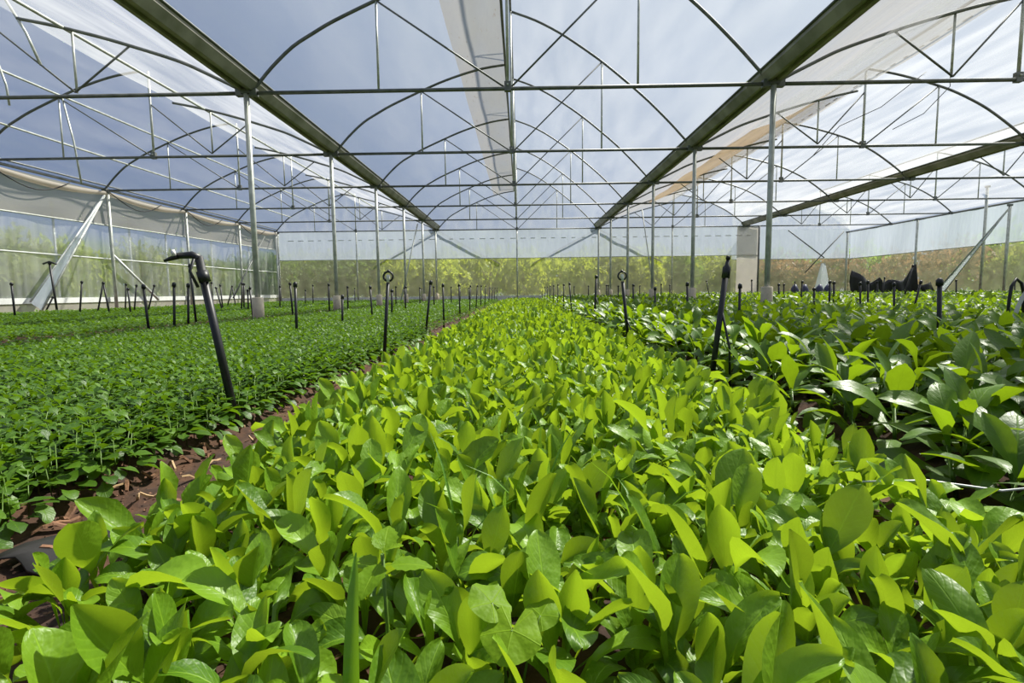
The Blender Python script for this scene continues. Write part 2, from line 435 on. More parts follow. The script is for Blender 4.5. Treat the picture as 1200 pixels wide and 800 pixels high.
def purlin(x, z, label, r=0.024, mat=M_bar, y0=YN):
    o = MB().tube([(x, y0, z), (x, YF, z)], r, 8).build('ridge_purlin', mat)
    tag(o, label, 'purlin')
purlin(GX[1] + 3.86, ZB + 1.83, 'dark ridge tube along the tan strip edge above the middle bay', 0.026)
purlin(-0.17, ZB + 2.92, 'upper ridge tube carrying the high film of the middle bay', 0.026)
purlin(GX[1] - 2.75, ZB + 1.00, 'pale purlin tube under the sunlit film of the left bay', 0.026, M_steel)
purlin(GX[0] + 2.1, ZB + 1.33, 'pale purlin tube under the blue grey film of the left bay', 0.024, M_steel)
purlin(GX[0] + 0.85, ZB + 0.72, 'lowest pale purlin tube of the left bay, above the side wall', 0.024, M_steel)
purlin(GX[3] - 3.57, ZB + 1.60, 'dark ridge tube over the right bay beside the tan curtain', 0.026)
purlin(GX[4] - 3.50, ZB + 1.62, 'dark ridge tube over the outer right bay', 0.026)

def gutter(x, label, y0=YN, y1=YF + 0.15):
    t = empty('rain_gutter', (x, y0, ZB), label, 'gutter')
    pr = [(-0.19, 0.20), (-0.16, 0.20), (-0.16, 0.16), (-0.085, 0.09), (0.085, 0.09), (0.16, 0.16), (0.16, 0.20), (0.19, 0.20)]
    out = [(0.19, 0.20), (0.185, 0.14), (0.10, 0.03), (0.035, 0.03), (0.03, 0.075), (-0.045, 0.075), (-0.05, 0.03), (-0.10, 0.03), (-0.185, 0.14), (-0.19, 0.20)]
    ring = pr + out[1:-1]
    m = MB(); n = len(ring)
    yy = [y0] + [v for v in YT] + [y1]
    vs_ = [(x + p, y, ZB + q) for y in yy for p, q in ring]
    fs_ = [(i * n + k, (i + 1) * n + k, (i + 1) * n + (k + 1) % n, i * n + (k + 1) % n) for i in range(len(yy) - 1) for k in range(n)]
    m.add(vs_, fs_)
    m.build('channel', M_gutter, t)
    for s in (-1, 1):
        MB().tube([(x + s * 0.20, y0, ZB + 0.20), (x + s * 0.20, y1, ZB + 0.20)], 0.018, 6).build('film_rail', M_bar, t)
    
gutter(GX[1], 'long olive stained rain gutter left of the middle bay, its right flank sunlit')
gutter(GX[2], 'long dark rain gutter between the middle and the right bay')
gutter(GX[3], 'dark rain gutter between the right and the outer right bay')

# ------------------------------------------------------------------ posts under the gutters
def post(x, y, z1, label, sleeve=0.48, r=0.042, group='gutter posts', lean=0.0):
    t = empty('steel_post', (x, y, 0), label, 'post', group)
    MB().tube([(x, y, 0), (x + lean, y, z1)], r, 10).build('pole', M_steel, t)
    if sleeve:
        MB().tube([(x, y, 0), (x, y, sleeve - 0.012), (x, y, sleeve)], [0.086, 0.086, 0.074], 14).build('concrete_footing', M_conc, t)
    MB().box((x - 0.07, y - 0.05, z1 - 0.05), (x + 0.07, y + 0.05, z1 + 0.02)).build('bracket', M_bar, t)
DST = ('nearest to the camera', 'second from the camera', 'third from the camera', 'fourth from the camera', 'fifth from the camera', 'at the end wall')
for i, y in enumerate(YT):
    y -= 0.12 if i == 5 else 0.02
    post(GX[1], y, ZB + 0.03, 'galvanized post with concrete foot under the olive gutter, ' + DST[i])
    post(GX[2], y, ZB + 0.03, 'galvanized post with concrete foot under the dark right gutter, ' + DST[i], sleeve=0.56)

# ------------------------------------------------------------------ walls
def thin_tube(name, pts, r, mat, parent=None, n=6):
    return MB().tube(pts, r, n).build(name, mat, parent)

# end wall
back = tag(empty('wall_back', (0, 0, 0)), kind='structure')
def quad_sheet(name, x0, x1, y, z0, z1, mat, parent, nx=16, nz=4, amp=0.02):
    g = [[(x0 + (x1 - x0) * j / nx, y + random.uniform(-amp, amp), z0 + (z1 - z0) * i / nz) for j in range(nx + 1)] for i in range(nz + 1)]
    return MB().sheet(g).build(name, mat, parent)
for b in BAYS[:3]:
    x0, x1, k = b['x0'], b['x1'], b['k']
    if b['n'] == 'right': x1 = 11.6
    # gable above the bar, filled up to the arches
    top = [(x0 + d, ZB + r + 0.03) for d, r in b['L']] + [(b['x1'] - d, ZB + r + 0.03) for d, r in reversed(b['R'])]
    g = [[(x, YF + 0.02, ZB) for x, z in top], [(x, YF + 0.02, z) for x, z in top]]
    MB().sheet(g).build('gable_film', F_gable, back)
    quad_sheet('upper_film', x0, x1, YF + 0.02, 2.18, ZB, F_curt, back)
    quad_sheet('insect_net', x0, x1 if b['n'] != 'right' else 10.55, YF + 0.06, 0.30, 2.20, F_net, back)
    thin_tube('film_rail', [(x0, YF - 0.03, 2.19), (x1, YF - 0.03, 2.19)], 0.022, M_netbar, back)
    MB().box((x0, YF - 0.02, 0.0), (x1, YF + 0.03, 0.34)).build('base_board', M_netbar, back)
    thin_tube('mid_post', [(k, YF - 0.04, 0), (k, YF - 0.04, ZB)], 0.035, M_steel, back)
quad_sheet('cream_panel', 10.55, 11.6, YF - 0.05, 0.0, ZB, F_cream, back, 6, 6, 0.015)
thin_tube('end_post', [(11.62, YF - 0.06, 0), (11.62, YF - 0.06, ZB)], 0.04, M_bar, back)
# faint brace tubes behind the upper film of the end wall
for xa, xb in ((-4.1, -1.0), (3.8, 0.6), (3.8, 7.0), (-4.1, -7.2)):
    thin_tube('brace', [(xa, YF + 0.12, ZB), (xb, YF + 0.12, 1.9)], 0.03, M_bar, back)
# step-back of the end wall behind the outer right bay
YR = 29.6
quad_sheet('upper_film', 11.6, 18.0, YR, 2.15, 3.75, F_curt, back)
quad_sheet('gable_film', 11.6, 18.0, YR, 3.75, 5.3, F_old, back)
quad_sheet('insect_net', 11.6, 18.0, YR + 0.03, 0.30, 2.17, F_net, back)
thin_tube('film_rail', [(11.6, YR - 0.03, 2.16), (18.0, YR - 0.03, 2.16)], 0.024, M_netbar, back)
MB().box((11.6, YR - 0.02, 0.0), (18.0, YR + 0.03, 0.34)).build('base_board', M_netbar, back)
shell(GX[3], 1, P_LOW, YF, YR, F_old, 'roof_film'); shell(GX[4], -1, P_FLAT, YF, YR, F_old, 'roof_film')
thin_tube('brace', [(14.6, YR - 0.08, 3.7), (16.6, YR - 0.08, 2.2)], 0.03, M_bar, back)
thin_tube('brace', [(17.6, YR - 0.08, 3.6), (15.6, YR - 0.08, 1.4)], 0.03, M_bar, back)
g = [[(16.5 + s * (0.12 + 0.35 * (1 - t)), YR - 0.1 - 0.1 * abs(s), 0.3 + 1.6 * t) for s in (-1, -0.4, 0.2, 1)] for t in (0, 0.35, 0.7, 1)]
MB().sheet(g).build('gathered_film', F_curt, back)

# left wall
XL = GX[0]
lw = tag(empty('wall_left', (0, 0, 0)), kind='structure')
yl = np.linspace(4.0, YF + 0.02, 51)
def curtain_bottom(y): return 2.52 + 0.012 * (y - 10)
g = []
for s in range(7):
    row = []
    for y in yl:
        zb = curtain_bottom(y); zt = ZB - 0.03
        u = s / 6
        fold = 0.05 * math.sin(y * 2.3 + u * 2) * u * (1 - u) * 3
        row.append((XL + 0.05 + fold, y, zt + (zb - zt) * u))
    g.append(row)
MB().sheet(g).build('upper_curtain', F_grey, lw)
MB().sheet([[(XL - 0.02 + 0.03 * math.sin(y * 3.1), y, z) for y in yl] for z in (0.40, 1.1, 1.9, 2.6, 2.75)]).build('lower_film', F_side, lw)
thin_tube('curtain_pipe', [(XL + 0.06, y, curtain_bottom(y)) for y in yl], 0.022, M_steel, lw)
thin_tube('eave_pipe', [(XL + 0.05, 3, ZB + 0.05), (XL + 0.05, YF, ZB + 0.05)], 0.035, M_bar, lw)
thin_tube('eave_pipe', [(XL + 0.13, 3, ZB + 0.14), (XL + 0.13, YF, ZB + 0.14)], 0.022, M_bar, lw)
# the slack roll of film hanging under the eave, with its cord
pr_ = []
for y in np.arange(4, YF, 0.3):
    ph = ((y - YT[0]) / 3.6) % 1.0
    pr_.append((XL + 0.14, y, ZB - 0.07 - 0.12 * math.sin(PI * ph)))
MB().tube(pr_, [0.05 + 0.035 * math.sin(PI * (((p[1] - YT[0]) / 3.6) % 1.0)) for p in pr_], 8).build('film_roll', F_cream, lw)
for i in range(-1, 5):
    ya = YT[0] + 3.6 * i
    pts = [(XL + 0.22, ya + 3.6 * t * 0.62, ZB - 0.05 - 0.42 * math.sin(PI * t) * (0.7 + 0.3 * t)) for t in np.linspace(0, 1, 12)]
    thin_tube('cord', pts, 0.014, M_rope, lw)
thin_tube('girt', [(XL + 0.0, 4, 1.62), (XL + 0.0, YF, 1.62)], 0.022, M_netbar, lw)
MB().box((XL - 0.04, 3, 0.36), (XL + 0.03, YF, 0.50)).build('base_rail', M_netbar, lw)
quad = MB().sheet([[(XL, y, z) for y in (3, 10, 18, YF)] for z in (-0.05, 0.36)]); quad.build('base_film', F_cream, lw)
for y in (10.2, 13.9, 16.6, 18.3, 21.0, 23.9):
    thin_tube('mullion', [(XL - 0.10, y, 0), (XL - 0.10, y, 3.0)], 0.03, M_netbar, lw)
for i, y in enumerate(YT[1:], 1):
    post(XL + 0.16, y, ZB - 0.02, 'galvanized post against the left side wall, ' + DST[i], sleeve=0, r=0.045, group='left wall posts')
# the wide braced strut wrapped in film
def wrapped_brace(name, a, b, wdt, label):
    t = empty(name, b, label, 'brace')
    a = Vector(a); b = Vector(b); d = (b - a).normalized()
    side = d.cross(Vector((1, 0, 0))).normalized() * wdt
    MB().tube([a, b - side * 0.8], 0.03, 8).build('tube', M_steel, t)
    MB().tube([a - d * 0.0, b + side * 0.8], 0.022, 8).build('tube', M_paintpipe, t)
    g = []
    for i in range(9):
        u = i / 8
        c = a.lerp(b, u); hw = 0.15 + 0.65 * u
        g.append([c + side * hw * s + Vector((0.03 * math.sin(i * 2 + s * 3), 0, 0)) for s in (-1, -0.3, 0.4, 1)])
    MB().sheet(g).build('film_wrap', F_curt, t)
wrapped_brace('wrapped_brace', (XL + 0.15, YT[2] - 0.1, ZB - 0.15), (XL + 0.35, 12.7, 0.30), 0.22, 'wide slanting strut wrapped in pale film at the left side wall')
o = MB().tube([(XL + 0.12, YT[2] + 0.05, 1.75), (XL + 0.2, 17.3, 0.4)], 0.04, 8).build('diagonal_brace', M_paintpipe); tag(o, 'short white diagonal pipe brace low on the left wall post', 'brace')
o = MB().tube([(XL + 0.25, YF - 1.6, 3.2), (XL + 0.25, YF - 4.6, 0.4)], 0.03, 8).build('diagonal_brace', M_bar); tag(o, 'dark diagonal tube brace at the far left corner of the house', 'brace')
thin_tube('corner_film', [(XL + 0.1, YF - 0.1, 0), (XL + 0.1, YF - 0.1, ZB)], 0.05, M_netbar, lw)

# right wall
XR = GX[4]
rw = tag(empty('wall_right', (0, 0, 0)), kind='structure')
yr = np.linspace(8.0, YR + 0.02, 49)
MB().sheet([[(XR + 0.05 * math.sin(y * 2.1 + z), y, z) for y in yr] for z in (2.12, 2.5, 2.9, 3.3, ZB)]).build('upper_film', F_curt, rw)
MB().sheet([[(XR + 0.02, y, z) for y in yr] for z in (0.3, 1.2, 2.14)]).build('insect_net', F_net, rw)
thin_tube('film_rail', [(XR - 0.05, 8, 2.13), (XR - 0.05, YR, 2.13)], 0.024, M_cream if False else M_netbar, rw)
thin_tube('eave_pipe', [(XR - 0.05, 8, ZB), (XR - 0.05, YR, ZB)], 0.04, M_bar, rw)
MB().box((XR - 0.03, 8, 0.0), (XR + 0.03, YR, 0.36)).build('base_board', M_netbar, rw)
for y, zt, s in ((19.9, ZB - 0.1, 'second from the right edge'), (20.9, ZB + 0.75, 'tallest, reaching above the eave'), (24.4, ZB, 'behind the black sheets'), (YR - 0.1, ZB, 'at the far right corner'), ):
    post(XR - 0.2, y, zt, 'dark steel post at the right side wall, ' + s, sleeve=0, r=0.05, group='right wall posts')
wrapped_brace('wrapped_brace', (XR - 0.2, 19.9, ZB - 0.2), (XR - 0.35, 22.7, 0.3), 0.20, 'wide slanting strut wrapped in pale film at the right side wall')

# braces at the end posts
o = MB().tube([(-4.45, YT[4] + 0.5, 3.5), (-5.25, YT[4] + 0.3, 0.1)], 0.03, 8).build('diagonal_brace', M_paintpipe); tag(o, 'pale slanting pipe beside the rear posts of the olive gutter', 'brace')
o = MB().tube([(4.35, YT[3] + 0.2, 3.4), (4.75, YT[3] - 0.2, 0.2)], 0.018, 8).build('diagonal_brace', M_paintpipe); tag(o, 'thin pale slanting tube beside the rear posts of the dark gutter', 'brace')

# vent curtains in the right bay
zc0, zc1 = ZB + 1.15, ZB + 1.60
def vent_curtain(y0, y1, mat, label, hang=0.0):
    g = []
    ny = max(4, int((y1 - y0) / 0.4))
    for s in range(6):
        u = s / 5
        g.append([(GX[2] + 1.4 + (7.43 - GX[2] - 1.4) * u + 0.03 * math.sin(5 * u + y), y,
                   ZB + 0.52 + (1.60 - 0.52) * u - hang * math.sin(PI * u) + 0.03 * math.sin(y * 1.9 + 4 * u)) for y in np.linspace(y0, y1, ny)])
    o = MB().sheet(g).build('vent_curtain', mat)
    tag(o, label, 'curtain')
vent_curtain(YT[1] + 0.4, YT[4], F_tan, 'tan vent curtain hung along the ridge of the right bay', 0.12)
vent_curtain(2.0, YT[1] + 0.3, F_old, 'creased white vent film bunched along the ridge of the right bay', 0.10)

# dashed seams printed on the films
m = MB()
for k in range(60):
    y = 3 + k * 0.39 + random.uniform(-0.05, 0.05); x = GX[3] - 3.25 + random.uniform(-0.02, 0.02)
    m.box((x, y, ZB + at(P_FLAT, 3.25) + 0.005), (x + 0.035, y + random.uniform(0.10, 0.22), ZB + at(P_FLAT, 3.25) + 0.012))
m.build('film_seam', M_bar, ceiling)
m = MB()
for k in range(46):
    x = -11.5 + k * 0.5
    m.box((x, YF - 0.035, 3.12), (x + random.uniform(0.15, 0.32), YF - 0.03, 3.16))
m.build('film_seam', M_netbar, back)
# dangling struts of the left bay, and cords of the right bay
for k_, (a, b, lab) in enumerate((((-7.75, 8.32, ZB + 1.42), (-7.30, 8.32, ZB + 0.47), 'loose pale strut dangling above the nearest left cross bar'),
                  ((-9.75, 10.2, ZB + 1.28), (-9.62, 10.2, ZB + 0.55), 'short pale strut dangling at the left edge of the roof'),
                  ((-10.05, 11.92, ZB + 1.30), (-9.78, 11.92, ZB - 0.55), 'bent pale tube hanging down past the second left cross bar'))):
    o = MB().tube([a, (0.5 * (a[0] + b[0]) + 0.04, a[1], 0.5 * (a[2] + b[2])), b], 0.02, 6).build('dangling_strut', M_steel)
    tag(o, lab, 'strut')
def cord(pts, label):
    o = MB().tube(pts, 0.008, 5).build('hanging_cord', M_rope); tag(o, label, 'cord')
cord([(8.6, 11.8, 5.05), (7.7, 11.8, 4.35), (6.9, 11.9, 4.0), (6.4, 12.0, 3.4)], 'thin dark cord slanting under the white film of the right bay')
cord([(9.1, 11.8, 5.1), (9.12, 11.8, 4.75), (8.6, 11.8, 4.2), (8.0, 11.85, 3.9)], 'looped thin cord hanging under the white film of the right bay')

# ------------------------------------------------------------------ outside planting
def leaf_cloud(n, rx, ry, rz, size, seed, low=0.0):
    r = np.random.default_rng(seed)
    th = r.uniform(0, 2 * PI, n); ph = np.arccos(r.uniform(-0.35, 1, n)); rad = r.uniform(0.55, 1, n) ** 0.5
    lump = 1 + 0.22 * np.sin(3 * th + seed) * np.sin(4 * ph + seed * 2) + 0.12 * np.sin(7 * th + seed)
    c = np.stack([rx * np.cos(th) * np.sin(ph) * rad * lump, ry * np.sin(th) * np.sin(ph) * rad * lump, rz * (0.36 + 0.64 * np.cos(ph) * rad * lump)], 1)
    c[:, 2] = np.maximum(c[:, 2], low)
    a = r.normal(size=(n, 3)); a /= np.linalg.norm(a, axis=1)[:, None]
    b = np.cross(a, r.normal(size=(n, 3))); b /= np.linalg.norm(b, axis=1)[:, None]
    s = size * r.uniform(0.6, 1.3, n)[:, None]
    v = np.stack([c - a * s, c - b * s * 0.5, c + a * s, c + b * s * 0.5], 1).reshape(-1, 3)
    return v
def cloud_mesh(name, v, mat, rnd):
    n = len(v) // 4
    me = bpy.data.meshes.new(name)
    me.vertices.add(len(v)); me.vertices.foreach_set('co', v.astype(np.float32).ravel())
    me.loops.add(4 * n); me.loops.foreach_set('vertex_index', np.arange(4 * n, dtype=np.int32))
    me.polygons.add(n); me.polygons.foreach_set('loop_start', np.arange(0, 4 * n, 4, dtype=np.int32))
    uvl = me.uv_layers.new(); uvl.data.foreach_set('uv', np.tile(np.array([0, .5, .5, 0.2, 1, .5, .5, .8], np.float32), n))
    at_ = me.attributes.new('tint', 'FLOAT', 'POINT'); at_.data.foreach_set('value', np.repeat(rnd.uniform(0, 1, n), 4).astype(np.float32))
    me.materials.append(mat); me.update(); me.validate()
    return me
def shrub_mat(name, d, l, g): return leaf_mat(name, d, l, g, rough=0.6, trans=0.4, bulk=True, veins=0.0)
SM = {'yellow green': shrub_mat('shrub_yellow', (0.22, 0.28, 0.02), (0.46, 0.55, 0.06), (0.7, 0.8, 0.07)),
      'dark green': shrub_mat('shrub_dark', (0.04, 0.08, 0.015), (0.13, 0.21, 0.05), (0.2, 0.32, 0.04)),
      'reddish brown': shrub_mat('shrub_red', (0.16, 0.085, 0.05), (0.40, 0.25, 0.15), (0.45, 0.27, 0.14)),
      'bright green': shrub_mat('shrub_bright', (0.12, 0.28, 0.02), (0.30, 0.52, 0.04), (0.5, 0.75, 0.06)),
      'olive': shrub_mat('shrub_olive', (0.12, 0.16, 0.03), (0.28, 0.33, 0.09), (0.42, 0.48, 0.08))}
SH_MESH = {}
for ci, cname in enumerate(SM):
    for v in range(2):
        vv = leaf_cloud(1500, 1.0, 0.8, 1.0, 0.075, 11 * ci + v, 0.0)
        SH_MESH[(cname, v)] = cloud_mesh('foliage', vv, SM[cname], np.random.default_rng(ci * 3 + v))
TRUNK = MB()
for k in range(6):
    a = 2 * PI * k / 6
    TRUNK.tube([(0.03 * math.cos(a), 0.03 * math.sin(a), -0.05), (0.14 * math.cos(a), 0.12 * math.sin(a), 0.35), (0.42 * math.cos(a + .4), 0.36 * math.sin(a + .4), 0.85)], [0.03, 0.022, 0.006], 5)
TRUNK_ME = TRUNK.mesh('stems', M_bark)
def shrub(x, y, rx, h, cname, label, v=0, rot=0.0, kind='shrub'):
    t = empty('outside_' + kind, (x, y, -0.05), label, kind, 'plants outside the greenhouse walls')
    for nm, me in (('foliage', SH_MESH[(cname, v)]), ('stems', TRUNK_ME)):
        o = bpy.data.objects.new(nm, me); COL.objects.link(o); o.parent = t
        o.scale = (rx, rx, h); o.rotation_euler = (0, 0, rot)
        if nm == 'foliage': o['kind'] = 'stuff'
r2 = random.Random(3)
# behind the end wall, from left to right
line = []
x = -15.0
while x < 9.0:
    rx = r2.uniform(1.3, 2.0)
    c = 'dark green' if x < -7 else r2.choice(['olive', 'dark green', 'yellow green']) if x < -4 else r2.choice(['yellow green', 'yellow green', 'olive', 'yellow green'])
    if x > 8.0: c = r2.choice(['olive', 'dark green'])
    line.append((x, 30.2 + r2.uniform(-1.0, 1.0), rx, r2.uniform(2.5, 3.0), c)); x += rx * 1.05
for i, (x, y, rx, h, c) in enumerate(line):
    shrub(x, y, rx, h, c, '%s shrub behind the end wall net, %s from the left' % (c, nth(i + 1)), i % 2, r2.uniform(0, 6))
x = -16.0; line = []
while x < 15:
    rx = r2.uniform(2.0, 2.8)
    line.append((x, 36 + r2.uniform(-1.5, 1.5), rx, r2.uniform(2.8, 3.6), r2.choice(['olive', 'yellow green', 'dark green'] if x < -4 else ['yellow green', 'yellow green', 'olive']))); x += rx * 1.15
for i, (x, y, rx, h, c) in enumerate(line):
    shrub(x, y, rx, h, c, '%s bush in the second line behind the end wall, %s from the left' % (c, nth(i + 1)), i % 2, r2.uniform(0, 6))
# behind the right part: reddish shrubs and bright trees
rights = [(12.6, 33.0, 1.8, 2.6, 'olive'), (14.5, 33.5, 1.8, 2.5, 'reddish brown'), (16.6, 33.5, 1.9, 2.6, 'reddish brown'), (19.2, 33.0, 1.9, 2.7, 'reddish brown'),
          (21.5, 34.0, 2.4, 3.2, 'bright green'), (21.3, 30.0, 1.9, 2.6, 'reddish brown'), (21.6, 26.8, 2.0, 2.8, 'reddish brown'), (22.6, 24.5, 1.6, 2.5, 'olive'),
          (24.5, 27.5, 2.6, 3.4, 'bright green'), (23.2, 22.4, 2.2, 3.3, 'bright green'), (23.5, 20.0, 2.0, 2.7, 'yellow green'), (26.5, 23.5, 2.6, 3.4, 'bright green'), (18.0, 37.0, 2.8, 3.2, 'bright green'), (14.0, 37.0, 2.8, 3.0, 'yellow green')]
for i, (x, y, rx, h, c) in enumerate(rights):
    shrub(x, y, rx, h, c, '%s shrub outside the right rear corner, %s of those there' % (c, nth(i + 1)), i % 2, r2.uniform(0, 6))
lefts = []
y = 9.0
while y < 31:
    rx = r2.uniform(1.2, 2.0)
    lefts.append((-15.6 + r2.uniform(-1, 0.6), y, rx, r2.uniform(2.0, 3.0), r2.choice(['olive', 'yellow green', 'olive', 'dark green']))); y += rx * 1.3
for i, (x, y, rx, h, c) in enumerate(lefts):
    shrub(x, y, rx, h, c, '%s shrub blurred behind the left wall film, %s from the camera' % (c, nth(i + 1)), i % 2, r2.uniform(0, 6))

# ------------------------------------------------------------------ leaves
def leaf_geo(rows, nv, Lp, Lb, W, curl=0.6, cup=0.25, wave=0.0, p=1.3, q=0.7, seed=0, twist=0.0, pw=0.0022, base=0.0, lobes=0, tooth=0.0):
    """a leaf growing along +Y from the origin: petiole of length Lp, blade of length Lb and width W; rows = blade stations 0..1"""
    r = random.Random(seed)
    ph1, ph2 = r.uniform(0, 6), r.uniform(0, 6)
    st = ([(0.0, None)] if Lp > 0 else []) + [(Lp + s * Lb, s) for s in rows]
    T = Lp + Lb
    V = []; UV = []
    y = z = 0.0; prev = 0.0
    for d, s in st:
        th = -curl * ((0.5 * (d + prev)) / T) ** 1.6
        y += (d - prev) * math.cos(th); z += (d - prev) * math.sin(th); prev = d
        thn = -curl * (d / T) ** 1.6
        if s is None: hw = pw
        else: hw = max(pw, base * W * 0.5 * (1 - s) ** 6, 0.5 * W * max(0.0, math.sin(PI * min(1.0, max(0.0, s)) ** p)) ** q)
        if s is not None and s >= 0.999: hw = 0.0015 if q > 0.9 else (0.05 if len(rows) > 4 else 0.12) * W
        tw = twist * (d / T)
        for j in range(nv):
            v = -1 + 2 * j / (nv - 1)
            o = v * hw * (1 + (tooth * (1 if (len(V) // nv) % 2 else -1) if abs(v) > 0.9 and s is not None else 0))
            lift = cup * hw * abs(v) ** 1.6
            if s is not None: lift += wave * W * abs(v) ** 2 * math.sin(s * 7 + (ph1 if v < 0 else ph2))
            ox = o * math.cos(tw) - lift * math.sin(tw); oz = o * math.sin(tw) + lift * math.cos(tw)
            V.append((ox, y - oz * math.sin(thn), z + oz * math.cos(thn)))
            UV.append(((d - Lp) / Lb if s is not None else 0.0, 0.5 + 0.5 * v * (1 if s is not None else 0.02)))
    m = len(st)
    F = [(i * nv + j, i * nv + j + 1, (i + 1) * nv + j + 1, (i + 1) * nv + j) for i in range(m - 1) for j in range(nv - 1)]
    return np.array(V), np.array(F), np.array(UV)

R_HERO = (0, 0.07, 0.17, 0.30, 0.44, 0.58, 0.71, 0.82, 0.91, 0.97, 1.0)
R_HI = (0.12, 0.36, 0.62, 0.84, 0.96, 1.0)
R_MID = (0, 0.35, 0.75, 1.0)
R_LO = (0, 0.5, 1.0)
def leaf_mesh(name, geo, mat):
    V, F, UV = geo
    me = bpy.data.meshes.new(name)
    me.from_pydata([tuple(v) for v in V], [], [tuple(f) for f in F])
    uv = me.uv_layers.new()
    uv.data.foreach_set('uv', UV[F.ravel()].astype(np.float32).ravel())
    me.polygons.foreach_set('use_smooth', [True] * len(F))
    me.materials.append(mat)
    return me

def variants(kind, rows, nv, n, seed):
    r = random.Random(seed)
    out = []
    for i in range(n):
        if kind == 'green':
            out.append(leaf_geo(rows, nv, r.uniform(0.045, 0.075), r.uniform(0.075, 0.10), r.uniform(0.030, 0.047), curl=r.choice((r.uniform(-0.3, 0.5), r.uniform(0.5, 1.2), r.uniform(1.2, 2.4))), cup=r.uniform(-0.25, 0.85),
                                wave=r.uniform(0.05, 0.19), p=r.uniform(1.1, 1.6), q=r.uniform(0.55, 0.75), seed=seed * 50 + i, twist=r.uniform(-0.9, 0.9)))
        elif kind == 'herb':
            out.append(leaf_geo(rows, nv, r.uniform(0.006, 0.012), r.uniform(0.024, 0.032), r.uniform(0.021, 0.027), curl=r.uniform(0.2, 1.0), cup=r.uniform(0.0, 0.4),
                                wave=r.uniform(0.0, 0.06), p=r.uniform(0.8, 1.0), q=r.uniform(0.5, 0.65), seed=seed * 50 + i, twist=r.uniform(-0.3, 0.3), pw=0.001))
        else:
            out.append(leaf_geo(rows, nv, r.uniform(0.025, 0.05), r.uniform(0.115, 0.165), r.uniform(0.050, 0.074), curl=r.uniform(0.5, 1.5), cup=r.uniform(-0.15, 0.3),
                                wave=r.uniform(0.02, 0.07), p=r.uniform(0.85, 1.05), q=r.uniform(0.8, 1.05), seed=seed * 50 + i, twist=r.uniform(-0.5, 0.5), pw=0.003))
    return out

def place_leaves(kind, r, n_leaf=None):
    """leaf placements of one plant, relative to its base: (dx, dy, dz, azimuth, elevation, roll, scale, variant)"""
    out = []; a0 = r.uniform(0, 2 * PI)
    if kind == 'green':
        n = n_leaf or r.choice((8, 9, 9, 10))
        for k in range(n):
            u = k / max(1, n - 1)
            a = a0 + k * 2.4 + r.uniform(-0.4, 0.4)
            el = 1.52 - 1.0 * u ** 1.3 + r.uniform(-0.2, 0.2)
            out.append((0.010 * math.sin(-a) * u, 0.010 * math.cos(a) * u, 0.0, a, el, r.uniform(-0.5, 0.5), (0.66 + 0.42 * (1 - abs(u - 0.55))) * r.uniform(0.75, 1.2), r.randrange(20)))
    elif kind == 'herb':
        n = n_leaf or 12
        h = r.uniform(0.10, 0.135)
        lx, ly = r.uniform(-0.2, 0.2), r.uniform(-0.2, 0.2)
        for k in range(n):
            pair = k // 2
            a = a0 + (k % 2) * PI + pair * PI / 2 + r.uniform(-0.35, 0.35)
            z = h * (1 - 0.14 * pair) + r.uniform(-0.006, 0.006)
            st = 0.005 + 0.008 * pair
            el = 0.75 - 0.2 * pair + r.uniform(-0.25, 0.25)
            out.append((lx * z - math.sin(a) * st, ly * z + math.cos(a) * st, z, a, el, r.uniform(-0.3, 0.3), (0.85 + 0.22 * min(pair, 3)) * r.uniform(0.85, 1.2), r.randrange(8)))
    else:
        n = n_leaf or r.choice((8, 9, 10))
        h = r.uniform(0.10, 0.20)
        lx, ly = r.uniform(-0.15, 0.15), r.uniform(-0.15, 0.15)
        for k in range(n):
            u = k / (n - 1)
            a = a0 + k * 2.4 + r.uniform(-0.4, 0.4)
            z = h * (1 - 0.85 * u)
            el = 1.25 - 1.15 * u + r.uniform(-0.2, 0.2)
            out.append((lx * z, ly * z, z, a, el, r.uniform(-0.4, 0.4), (0.6 + 0.55 * math.sin(PI * (0.2 + 0.65 * u))) * r.uniform(0.85, 1.12), r.randrange(12)))
    return out, (h if kind != 'green' else 0.0), ((lx, ly) if kind != 'green' else (0, 0))

V_G = variants('green', R_HI, 5, 20, 1); ME_G = [leaf_mesh('green_leaf', g, M_green) for g in V_G]
V_H = variants('herb', (0.05, 0.28, 0.6, 0.88, 1.0), 3, 8, 2); ME_H = [leaf_mesh('herb_leaf', g, M_herb) for g in V_H]
V_T = variants('tall', R_HI, 5, 12, 3); ME_T = [leaf_mesh('tall_leaf', g, M_tall) for g in V_T]
V_G_HERO = variants('green', R_HERO, 7, 20, 1); ME_GH = [leaf_mesh('green_leaf', g, M_green) for g in V_G_HERO]
V_G_MID = variants('green', R_MID, 3, 20, 1); V_G_LO = variants('green', R_LO, 3, 20, 1)
V_H_LO = variants('herb', R_LO, 3, 8, 2)
V_T_MID = variants('tall', R_MID, 3, 12, 3); V_T_LO = variants('tall', R_LO, 3, 12, 3)
STEM_ME = MB().tube([(0, 0, 0), (0, 0, 1)], [0.0016, 0.0010], 5).mesh('stem', M_stem)
TSTEM_ME = MB().tube([(0, 0, 0), (0, 0, 1)], [0.006, 0.004], 6).mesh('stem', M_stem)

